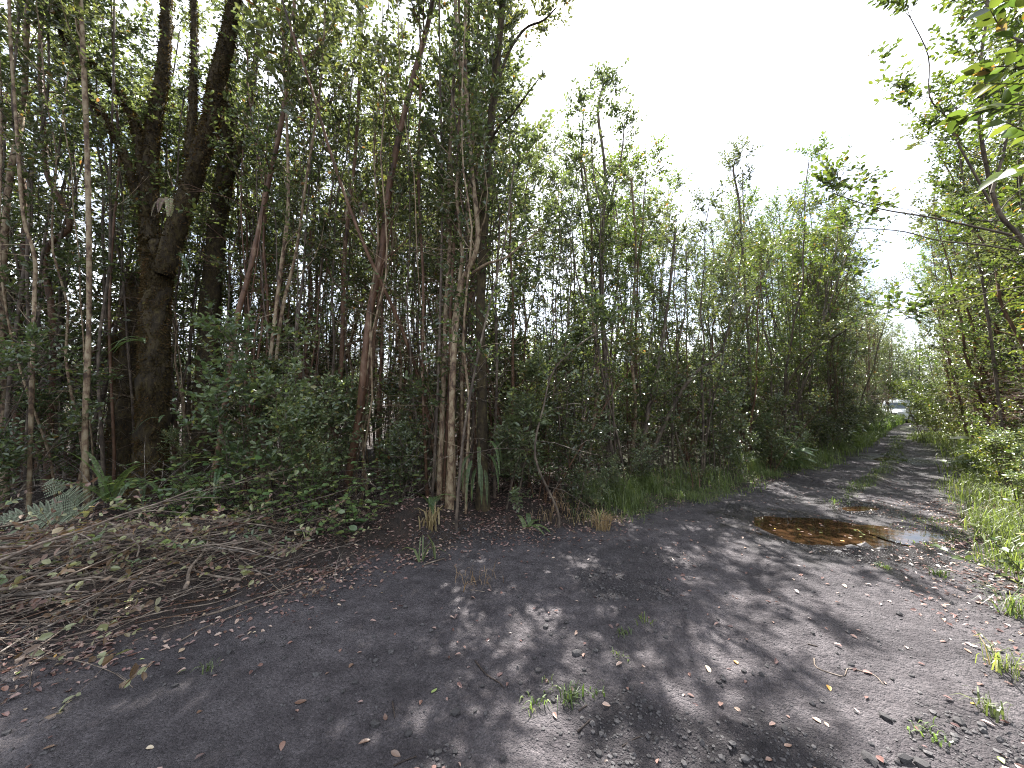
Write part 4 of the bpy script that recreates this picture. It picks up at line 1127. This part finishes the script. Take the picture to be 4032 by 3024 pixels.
# thicket-side verge
mb = MB()
def dv(X, Y):
    d = seg_dist(LE, X, Y); w = .55 + .4 * fbm(X * .8, Y * .8, 12)
    edge = sstep(-.45, .1, d + (fbm(X * 2.5, Y * 2.5, 19) - .45) * .7)
    return edge ** 2 * (1 - sstep(w * .7, w * 1.8, d)) * (.15 + .85 * clump(X, Y)) * sstep(.7, 2.0, X)
X, Y = scatter(rg, 150000, (.6, 9), (4.2, 11.5), dv); blades(mb, X, Y, rg.uniform(.06, .36, len(X)) * (.35 + .95 * clump(X, Y, 1.3, 5)) * (.35 + .65 * sstep(-.2, .25, seg_dist(LE, X, Y))), rg, .0042, 1.15)
X, Y = scatter(rg, 60000, (8, 19), (9, 20.5), dv); blades(mb, X, Y, rg.uniform(.12, .4, len(X)), rg, .008, .9)
tag(mb.build("verge_grass", M['grass']), "tufted green grass edging the thicket beside the road", "grass", None, "stuff")
mb = MB()
def dk(X, Y):
    d = seg_dist(LE, X, Y)
    return (d > -.1) * (d < 4.5) * (.5 + .5 * clump(X, Y))
X, Y = scatter(rg, 30000, (17, 31), (18, 32), dk); blades(mb, X, Y, rg.uniform(.3, .85, len(X)), rg, .016, .8)
tag(mb.build("bank_grass", M['grass']), "tall grass on the bank hiding the parked van's flank", "grass", None, "stuff")
mb = MB()
def dr_(X, Y):
    d = -seg_dist(RE, X, Y)
    return sstep(-.25, .25, d + (fbm(X * 1.5, Y * 1.5, 14) - .45)) * (d < 2.2) * (.15 + .85 * clump(X, Y, 1.4, 66))
X, Y = scatter(rg, 60000, (3.4, 9.5), (1.6, 8), dr_); blades(mb, X, Y, rg.uniform(.08, .34, len(X)), rg, .0045, .95)
X, Y = scatter(rg, 52000, (8.5, 22), (7, 19), dr_); blades(mb, X, Y, rg.uniform(.14, .42, len(X)), rg, .009, .9)
tag(mb.build("sunny_grass", M['grass']), "bright sunlit grass along the verge under the bushy guavas", "grass", None, "stuff")
mb = MB()
def dc(X, Y):
    a, b = seg_dist(LE, X, Y), -seg_dist(RE, X, Y)
    return (a < -.2) * (b < -.2) * (1 - sstep(.15, .5, np.abs(a - b) + (fbm(X * 2, Y * 2, 71) - .45))) * (.15 + .85 * clump(X, Y, 1.1, 72)) * (Y > 6.2)
X, Y = scatter(rg, 120000, (5, 20), (6, 19), dc); blades(mb, X, Y, rg.uniform(.025, .11, len(X)), rg, .006, 1.1)
def dd_(X, Y):
    b = -seg_dist(RE, X, Y)
    return sstep(-.9, -.1, b) * sstep(.45, .6, fbm(X * 2.3, Y * 2.3, 73, 3)) * (b < .2)
X, Y = scatter(rg, 60000, (2.4, 7.6), (1.4, 6.5), dd_); blades(mb, X, Y, rg.uniform(.015, .06, len(X)), rg, .0035, 1.1)
tag(mb.build("track_grass", M['grass']), "thin short grass and moss between the wheel tracks", "grass", None, "stuff")
# straw-coloured cane grass clumps, countable
def tuft(name, label, c, n, H, spread, mat, seed, wd=.006, bend=.8, group=None):
    r = np.random.default_rng(seed)
    X = c[0] + r.normal(0, spread, n); Y = c[1] + r.normal(0, spread, n)
    mb = MB(); blades(mb, X, Y, r.uniform(.5, 1.1, n) * H, r, wd, bend)
    o = mb.build(name, M[mat])
    for v in o.data.vertices: pass
    z0 = hz(c[0], c[1]); off = np.array([c[0], c[1], z0])
    co = np.empty(len(o.data.vertices) * 3, np.float32); o.data.vertices.foreach_get("co", co)
    o.data.vertices.foreach_set("co", (co.reshape(-1, 3) - off).astype(np.float32).ravel()); o.location = off
    return tag(o, label, "grass", group)
for q, (u, v) in enumerate([(2215, 2035), (2150, 2062), (2300, 2060)]):
    tuft("cane_grass", "straw coloured cane grass clump at the thicket's dirt edge", at_ground(u, v), 26, .42 if v < 2040 else .2, .1, 'straw', 500 + q, .004, 1.1, "straw cane grass clumps")
tuft("straw_tuft", "pale yellow drooping grass tuft spilling onto the dirt", at_ground(2370, 2085), 90, .3, .05, 'straw', 520, .004, 1.3)
tuft("seedling_grass", "broad bladed green seedling standing alone in dark soil", at_ground(1660, 2215), 6, .3, .012, 'grass', 521, .008, 1.3)
tuft("seedling_grass", "second green seedling blade leaning beside the lone one", at_ground(1712, 2205), 2, .34, .006, 'grass', 524, .011, 1.1)
tuft("straw_tuft", "dry straw blades poking up from the soil mound", at_ground(1700, 2110), 34, .26, .05, 'straw', 522, .009, 1.0)
tuft("straw_tuft", "flattened straw wisps where slash pile meets the road", at_ground(1880, 2290), 40, .12, .1, 'straw', 523, .003, 1.5)
for q, (u, v, n, H) in enumerate([(2240, 2760, 42, .1), (2110, 2775, 16, .08), (2460, 2495, 26, .05), (2450, 2590, 12, .05), (2540, 2450, 16, .06), (2160, 2690, 10, .06), (2345, 2735, 12, .06), (810, 2640, 14, .07), (3950, 2640, 40, .2), (4010, 2420, 60, .26), (3700, 2260, 40, .09), (3480, 2240, 30, .07), (3900, 2820, 30, .1), (3650, 2900, 22, .06)]):
    tuft("grass_tuft", "little green grass tuft growing from the cinder road", at_ground(u, v), n, H, .03 + .02 * (H > .15), 'grass', 540 + q, .004, 1.2, "grass tufts in the road")

# ================================================================ SLASH PILE
rp = np.random.default_rng(61)
def cut_branch(p, az, L, rad, r, mat, leafy, elev=.05, label=None):
    d = np.array([math.cos(az), math.sin(az), elev])
    n = 9; pts = [np.zeros(3)]; dd = nrm(d)
    for i in range(n - 1):
        dd = nrm(dd + r.normal(0, .1, 3) + np.array([0, 0, -.012]))
        pts.append(pts[-1] + dd * L / (n - 1))
    pts = np.array(pts)
    # keep above the ground
    gz = height(pts[:, 0] + p[0], pts[:, 1] + p[1]) + rad * .6
    zz = pts[:, 2] + p[2]
    pts[:, 2] = np.maximum(zz, gz) - p[2]
    path = catmull(pts, 2)
    W = MB(); W.tube(path, np.linspace(rad, rad * .35, len(path)), 6, True)
    Lv = MB()
    for k in range(r.integers(2, 6)):
        i = r.integers(5, len(path) - 1)
        td = nrm(dd + rand_unit(r) * .75); td[2] = abs(td[2]) * .5
        tl = r.uniform(.15, .55)
        tp = np.array([path[i], path[i] + td * tl * .5, path[i] + td * tl * .5 + nrm(td + r.normal(0, .3, 3)) * tl * .5])
        tp[:, 2] = np.maximum(tp[:, 2] + p[2], height(tp[:, 0] + p[0], tp[:, 1] + p[1]) + .004) - p[2]
        W.tube(tp, [rad * .35, rad * .25, .0012], 4)
        for z in range(r.integers(0, 3)):
            e = nrm(td + rand_unit(r) * .9); W.tube([tp[1], tp[1] + e * tl * .25], [rad * .2, .001], 3)
        if leafy:
            twig_leaves(r, W, Lv, tp[2], nrm(td + UP * .1), r.uniform(.12, .3), r.uniform(.045, .075), .05, tilt=.8)
    t = thing("cut_branch", p, label or ("long " if L > 1.7 else ("short " if L < 1.0 else "")) + ("stout " if rad > .009 else ("thin " if rad < .0045 else "")) + {"stick_tan": "tan cut branch lying in the slash pile", "stick_grey": "weathered grey cut branch lying in the slash pile", "bark_red": "reddish cut branch lying in the slash pile"}[mat] + (" with leaves still on" if leafy else ", bare"), "branch", "cut branches in the slash pile")
    W.build("stick", M[mat], t, True)
    if leafy: Lv.build("foliage", M['leaf_wilt'] if r.random() < .9 else M['leaf_pale'], t)
for k in range(200):
    f = rp.random()
    u = (rp.uniform(-500, 1150) if k < 110 else rp.uniform(-600, 500)) if k < 160 else rp.uniform(700, 1500)
    lo, hi = (2235 - .05 * max(u, 0), 2580 - .2 * max(u, 0)) if k < 160 else (2130, 2290)
    v = rp.uniform(lo, hi)
    g = at_ground(u, v)
    mid = 1 - abs((v - lo) / (hi - lo) - .45) * 1.9
    z = hz(g[0], g[1]) + max(.012, .26 * mid * rp.random() * (1 if u < 900 else .5))
    L = rp.uniform(.7, 2.1) if k < 160 else rp.uniform(.5, 1.1)
    az = math.radians(rp.normal(30, 42)) + (PI if rp.random() < .25 else 0)
    p = np.array([g[0] - math.cos(az) * L * .5, g[1] - math.sin(az) * L * .5, z])
    # stay off the open road
    tip = p + np.array([math.cos(az), math.sin(az), 0]) * L
    if max(-seg_dist(LE, np.array([p[0], tip[0]]), np.array([p[1], tip[1]]))) > .35: continue
    cut_branch(p, az, L, rp.uniform(.0025, .007) if rp.random() < .84 else rp.uniform(.009, .016), rp, ['stick_tan', 'stick_grey', 'bark_red'][rp.integers(3) if rp.random() < .5 else 0], rp.random() < .42, rp.normal(.0, .08))
# dead twigs on the forest floor
mb = MB()
for k in range(2600):
    u, y = rp.uniform(-500, 2600), rp.uniform(4.8, 11)
    x = (u - CX) / F * y
    if seg_dist(LE, np.array([x]), np.array([y]))[0] < .9: continue
    z = hz(x, y) + rp.random() ** 2 * .55
    az = rp.uniform(0, PI); L = rp.uniform(.2, 1.1); e = rp.normal(.1, .35)
    d = nrm(np.array([math.cos(az), math.sin(az), e]))
    q = np.array([x, y, z]); m = q + d * L * .5 + rp.normal(0, .03, 3)
    mb.tube([q - UP * .02, m, m + nrm(d + rp.normal(0, .2, 3)) * L * .5], [.004, .0032, .0012], 3)
tag(mb.build("dead_twigs", M['stick_grey']), "tangle of thin dead twigs on the shaded forest floor", "twigs", None, "stuff")

# ================================================================ LEAF LITTER AND STONES
rl = np.random.default_rng(71)
def litter_density(X, Y):
    a, b = seg_dist(LE, X, Y), -seg_dist(RE, X, Y)
    base = .022 + 0 * X
    base = np.maximum(base, .9 * sstep(-.75, .0, a) * (X < 1.6) * (.4 + .6 * clump(X, Y, 2.2, 81)))
    base = np.maximum(base, .25 * sstep(-.4, .2, a))
    base = np.maximum(base, .95 * sstep(-1.5, -.1, b + (fbm(X * 1.2, Y * 1.2, 82) - .45) * 1.2) * (.3 + .7 * clump(X, Y, 2.0, 83)) * (Y < 6.5) * (b < .6))
    return base
def litter_leaf_arrays(X, Y, r):
    n = len(X); Z = hzv(X, Y) + r.uniform(.001, .011, n)
    az = r.uniform(0, 2 * PI, n)
    D = np.stack([np.cos(az), np.sin(az), r.normal(0, .14, n)], -1)
    N = UP + r.normal(0, .3, (n, 3))
    L = r.uniform(.02, .052, n)
    return np.stack([X, Y, Z], -1), D, N, L, L * r.uniform(.42, .6, n)
X, Y = scatter(rl, 100000, (-7, 8), (1.4, 9), litter_density)
vis = (np.abs(X) < Y * 1.45 + .3)
X, Y = X[vis], Y[vis]
order = np.argsort(Y + rl.uniform(0, 2.2, len(Y)))
one, rest = order[:250], order[250:]
mb = MB(); p, D, N, L, Wd = litter_leaf_arrays(X[rest], Y[rest], rl)
mb.leaves(p, D, N, L, Wd, np.clip(rl.beta(1.6, 1.8, len(L)), 0, 1), 2.2, -.12)
tag(mb.build("leaf_litter", M['dead_leaf']), "scattered dry fallen leaves along both road edges", "leaves", None, "stuff")
KINDS = [('dead_leaf', "pale tan fallen leaf on the dark cinder"), ('dead_leaf_brown', "dark brown curled fallen leaf on the dark cinder"), ('dead_leaf_yellow', "yellow fallen leaf on the dark cinder"), ('dead_leaf_green', "pale green fallen leaf on the dark cinder")]
LM = []
for kk, (mt, lab) in enumerate(KINDS):
    for q in range(6):
        mb = MB(); L = rl.uniform(.04, .062)
        rich_leaf(mb, np.array([-L / 2, 0, .0]), np.array([1, 0, rl.normal(0, .1)]), UP, L, L * rl.uniform(.42, .6), rl.random(), rl.uniform(-.35, .2), rl.uniform(.05, .4), 5)
        me = mb.mesh("fallen_leaf", M[mt], True)
        co = np.empty(len(me.vertices) * 3, np.float32); me.vertices.foreach_get("co", co); co = co.reshape(-1, 3); co[:, 2] -= co[:, 2].min(); me.vertices.foreach_set("co", co.ravel())
        LM.append((me, kk))
for i in one:
    kk = rl.choice(4, p=[.55, .33, .05, .07]); c = [m for m, a in LM if a == kk]
    o = link("fallen_leaf", c[rl.integers(len(c))], None, (X[i], Y[i], hz(X[i], Y[i]) + .001))
    o.rotation_euler = (rl.normal(0, .16), rl.normal(0, .16), rl.uniform(0, 2 * PI)); s = rl.uniform(.45, 1.05); o.scale = (s, s, s)
    tag(o, KINDS[kk][1], "leaf", "fallen leaves on the road")
# leaves afloat on the brown puddle
for k in range(26):
    a = rl.uniform(0, 2 * PI); q = math.sqrt(rl.random()) * .75
    x, y = P1[0] + math.cos(a) * q * .8, P1[1] + math.sin(a) * q * .62
    if hz(x, y) > WATER_Z - .003: continue
    o = link("floating_leaf", LM[rl.integers(len(LM))][0], None, (x, y, WATER_Z + .0015))
    o.rotation_euler = (0, 0, rl.uniform(0, 2 * PI)); o.scale = (.8, .8, .35)
    tag(o, "small leaf afloat on the large brown puddle", "leaf", "leaves afloat on the puddle")

ICO = None
def stone_mesh(r, sc, jit=.25):
    global ICO
    if ICO is None:
        import bmesh
        bm = bmesh.new(); bmesh.ops.create_icosphere(bm, subdivisions=1, radius=1)
        ICO = (np.array([v.co[:] for v in bm.verts]), np.array([[v.index for v in f.verts] for f in bm.faces])); bm.free()
    v = ICO[0] * (1 + r.normal(0, jit, (len(ICO[0]), 1))) * np.array([1, r.uniform(.65, 1), r.uniform(.5, .85)])
    return v * sc, ICO[1]
def grav_density(X, Y):
    a, b = seg_dist(LE, X, Y), -seg_dist(RE, X, Y)
    c = sstep(.46, .62, fbm(X * 1.15, Y * 1.15, 77, 3))
    return np.clip((.06 + .9 * c + .5 * sstep(-1.1, -.2, b)), 0, 1) * (a < .5) * (b < .4) * (np.abs(X) < Y * 1.45 + .3)
X, Y = scatter(rl, 130000, (-5, 7.5), (1.35, 7.5), grav_density)
keep = rl.random(len(X)) < np.clip(4.5 / (Y + 1.5), 0, 1); X, Y = X[keep], Y[keep]
ok = pud(X, Y) < .01; X, Y = X[ok], Y[ok]
mb = MB(); Z = hzv(X, Y)
sv = [stone_mesh(rl, 1.0, .2) for k in range(10)]
sz = .004 + .0075 * rl.random(len(X)) ** 2.5 + .014 * (rl.random(len(X)) < .06) * rl.random(len(X))
which = rl.integers(10, size=len(X)); az = rl.uniform(0, 2 * PI, len(X))
for k in range(10):
    s = np.where(which == k)[0]
    if not len(s): continue
    v, f = sv[k]; c, sn = np.cos(az[s])[:, None], np.sin(az[s])[:, None]
    vx = (v[None, :, 0] * c - v[None, :, 1] * sn) * sz[s][:, None] + X[s][:, None]
    vy = (v[None, :, 0] * sn + v[None, :, 1] * c) * sz[s][:, None] + Y[s][:, None]
    vz = v[None, :, 2] * sz[s][:, None] + (Z[s] + sz[s] * .25)[:, None]
    mb.add(np.stack([vx, vy, vz], -1).reshape(-1, 3), None, (f[None] + (np.arange(len(s)) * len(v))[:, None, None]).reshape(-1, 3))
tag(mb.build("cinder_gravel", M['stone']), "loose black cinder gravel strewn over the road", "gravel", None, "stuff")
SM = []
for k in range(8):
    v, f = stone_mesh(rl, 1.0, .17); mb = MB(); mb.add(v, None, f); SM.append(mb.mesh("cinder_stone", M['stone']))
stones = [(2270, 2580, .034), (1795, 2805, .03), (2150, 2470, .022), (2230, 2455, .018), (2120, 2640, .02), (2080, 2720, .018), (2180, 2755, .016), (2580, 2490, .018), (1480, 2845, .022), (1610, 2880, .02), (1900, 2700, .016), (3490, 2830, .03), (3350, 2620, .018),
          (3420, 2990, .035), (3560, 2985, .03), (3630, 3005, .028), (3200, 2500, .016), (3780, 2860, .03), (2930, 2640, .018), (3000, 2660, .018), (1700, 2960, .018), (1350, 2720, .016), (2300, 2640, .014), (2050, 2690, .014), (900, 2570, .022), (690, 2700, .02)]
for k in range(70):
    stones.append((rl.uniform(800, 3900), rl.uniform(2250, 3020), rl.uniform(.009, .018)))
for (u, v, s) in stones:
    g = at_ground(u, v); z = hz(g[0], g[1])
    o = link("cinder_stone", SM[rl.integers(8)], None, (g[0], g[1], z + s * .35))
    o.rotation_euler = (0, 0, rl.uniform(0, 6.28)); o.scale = (s, s, s)
    tag(o, "rough black cinder stone bigger than the gravel around" if s >= .02 else "small black cinder lump resting on the road", "stone", "cinder stones on the road")
# mud lumps by the puddle
for q, (u, v, s) in enumerate([(3330, 2125, .07), (3410, 2150, .085), (3360, 2165, .06), (3470, 2165, .05), (3300, 2175, .04)]):
    g = at_ground(u, v); v_, f_ = stone_mesh(rl, s, .22); mb = MB(); mb.add(v_ * np.array([1.2, .8, .55]), None, f_)
    o = mb.build("mud_lump", M['stone']); o.location = (g[0], g[1], hz(g[0], g[1]) + s * .1)
    tag(o, "dark mud lump at the brim of the brown puddle", "mud", "mud lumps at the puddle brim")
# loose sticks on the road
for q, (pts, w, lab) in enumerate([
        ([(1870, 2600), (1915, 2655), (1965, 2685), (1985, 2710)], .0045, "crooked dark twig lying across bare cinder"),
        ([(2280, 2815), (2312, 2790)], .005, "short stub of twig below the green tuft"), ([(2275, 2885), (2325, 2855)], .005, "thick short stick farther below the green tuft"),
        ([(1550, 3010), (1600, 2990), (1640, 2972)], .004, "thin twig flat on the cinder by gravel patch"), ([(1545, 2755), (1555, 2815)], .004, "short brown twig next to an upturned leaf"),
        ([(3205, 2590), (3215, 2625), (3290, 2655), (3325, 2660), (3335, 2635), (3355, 2635), (3440, 2660), (3480, 2700)], .0035, "zigzag pale root lying on the road"),
        ([(1670, 2232), (1750, 2205)], .009, "pale stick under the lone green seedling"), ([(1850, 2325), (1910, 2335)], .003, "pale straw twig on the soil edge"),
        ([(2450, 2950), (2500, 2920), (2530, 2915)], .003, "thin forked twig on smooth cinder"), ([(3180, 2540), (3220, 2552)], .004, "short dark twig by a brown leaf")]):
    p = [at_ground(u, v) for u, v in pts]
    for a in p: a[2] = hz(a[0], a[1]) + w
    b = p[0].copy(); path = catmull(np.array(p) - b, 3)
    mb = MB(); mb.tube(path, np.linspace(w, w * .6, len(path)), 5, True)
    o = mb.build("twig", M['stick_tan' if 'pale' in lab else 'stick_dark'], None, True); o.location = b
    tag(o, lab, "twig")

# ================================================================ PARKED VAN
def van():
    base = at_depth(3572, 1664, 32.5); base[2] = 0.0
    base[2] = hz(base[0], base[1])
    t = thing("parked_van", base, "white van with roof rack parked beyond the grass bank", "van", rz=math.radians(-70))
    def extr(name, prof, x0, x1, mat, parent=t, inset=0.0):
        """a side outline (y, z) drawn out from x0 to x1"""
        import bmesh
        bm = bmesh.new()
        a = [bm.verts.new((x0, y, z)) for y, z in prof]; b = [bm.verts.new((x1, y, z)) for y, z in prof]
        bm.faces.new(a); bm.faces.new(b[::-1])
        n = len(prof)
        for i in range(n): bm.faces.new((a[i], b[i], b[(i + 1) % n], a[(i + 1) % n])[::-1])
        bmesh.ops.recalc_face_normals(bm, faces=bm.faces)
        if inset: bmesh.ops.bevel(bm, geom=bm.edges[:], offset=inset, segments=2, affect='EDGES')
        me = bpy.data.meshes.new(name); bm.to_mesh(me); bm.free(); me.materials.append(M[mat])
        return link(name, me, parent)
    # the front faces -y
    body = [(-2.2, .35), (2.2, .35), (2.25, .9), (2.15, 1.78), (2.0, 1.9), (-1.2, 1.9), (-1.38, 1.8), (-1.72, 1.1), (-2.15, .98), (-2.25, .8)]
    b = extr("body", body, -.87, .87, 'van_paint', inset=.05)
    extr("windscreen", [(-1.66, 1.19), (-1.70, 1.17), (-1.475, 1.64), (-1.43, 1.62)], -.68, .68, 'van_glass')
    for s in (-1, 1):
        x0, x1 = (.872, .886) if s > 0 else (-.886, -.872)
        d = extr("door", [(-1.4, .5), (-.3, .5), (-.3, 1.72), (-1.05, 1.72), (-1.4, 1.15)], x0, x1, 'van_paint')
        extr("window", [(-1.32, 1.15), (-.4, 1.15), (-.4, 1.62), (-1.02, 1.62)], x0 + s * .008, x1 + s * .008, 'van_glass', d)
        extr("handle", [(-.5, .98), (-.36, .98), (-.36, 1.01), (-.5, 1.01)], x0 + s * .02, x1 + s * .02, 'van_black', d)
        extr("window", [(-.2, 1.15), (.8, 1.15), (.8, 1.62), (-.2, 1.62)], x0, x1, 'van_glass')
        extr("window", [(.95, 1.15), (1.95, 1.15), (1.9, 1.62), (.95, 1.62)], x0, x1, 'van_glass')
        extr("side_moulding", [(-1.3, .72), (1.4, .72), (1.4, .79), (-1.3, .79)], x0 + s * .016, x1 + s * .016, 'van_black')
        extr("mirror", [(-1.33, 1.12), (-1.2, 1.12), (-1.2, 1.34), (-1.33, 1.34)], s * .9, s * 1.1, 'van_black', inset=.02)
        extr("headlight", [(-2.262, .7), (-2.2, .7), (-2.19, .92), (-2.24, .92)], s * .48, s * .8, 'van_lamp')
        extr("tail_light", [(2.2, .9), (2.252, .9), (2.21, 1.3), (2.16, 1.3)], s * .7, s * .84, 'van_red')
        for yy in (-1.45, 1.4):
            mb = MB(); a = np.linspace(0, 2 * PI, 25)[:-1]
            for (rr, xa, xb, nm, mt) in ((.34, .68, .9, "tyre", 'van_black'), (.2, .89, .905, "rim", 'van_metal')):
                v = np.concatenate([np.stack([np.full(24, s * xx), yy + rr * np.cos(a), .34 + rr * np.sin(a)], -1) for xx in (xa, xb)])
                i = np.arange(24); f4 = np.stack([i, (i + 1) % 24, 24 + (i + 1) % 24, 24 + i], -1)
                mb = MB(); mb.add(v, f4, [(24, 24 + k, 24 + k + 1) for k in range(1, 23)])
                if nm == "tyre": w = mb.build("wheel", M[mt], t)
                else: mb.build(nm, M[mt], w)
    extr("grille", [(-2.268, .62), (-2.2, .62), (-2.2, .8), (-2.262, .8)], -.42, .42, 'van_black')
    extr("bumper", [(-2.32, .36), (-2.15, .36), (-2.15, .56), (-2.3, .56)], -.86, .86, 'van_black', inset=.03)
    mb = MB()
    for s in (-1, 1): mb.tube([(s * .68, -.9, 1.99), (s * .68, 0, 1.99), (s * .68, 1.9, 1.99)], .016, 6, True)
    for yy in (-.8, 0, .8, 1.7):
        mb.tube([(-.7, yy, 1.99), (0, yy, 1.995), (.7, yy, 1.99)], .014, 6, True)
        for s in (-1, 1): mb.tube([(s * .68, yy, 1.88), (s * .68, yy, 1.99)], .013, 5)
    mb.build("roof_rack", M['van_metal'], t)
van()

# ================================================================ FAR WOOD
rw = np.random.default_rng(91)
mb = MB(); tw = MB()
def far_tree(x, y, H, n):
    z = 0.0
    tw.tube([(x, y, z), (x + rw.normal(0, .2), y, z + H * .5), (x + rw.normal(0, .3), y, z + H * .9)], [.09, .06, .02], 5)
    c = rw.normal(0, 1, (n, 3)) * np.array([H * .2, H * .2, H * .23]) + np.array([x, y, z + H * .55])
    c[:, 2] = np.clip(c[:, 2], .3, H * 1.02)
    L = rw.uniform(.16, .32, n)
    mb.leaves(c, rand_unit(rw, n), UP + rw.normal(0, .7, (n, 3)), L, L * .6, rw.beta(2, 2, n), 1.2, .1)
for k in range(170):
    a = math.radians(rw.uniform(-62, 64)); d = rw.uniform(48, 75)
    far_tree(math.sin(a) * d, math.cos(a) * d, rw.uniform(6, 9.0), 900)
tag(mb.build("distant_woods", M['leaf']), "distant wood behind the thicket, seen through gaps", "woods", None, "stuff")
tag(tw.build("distant_trunks", M['bark_grey']), "trunks of the distant wood behind the thicket", "woods", None, "stuff")
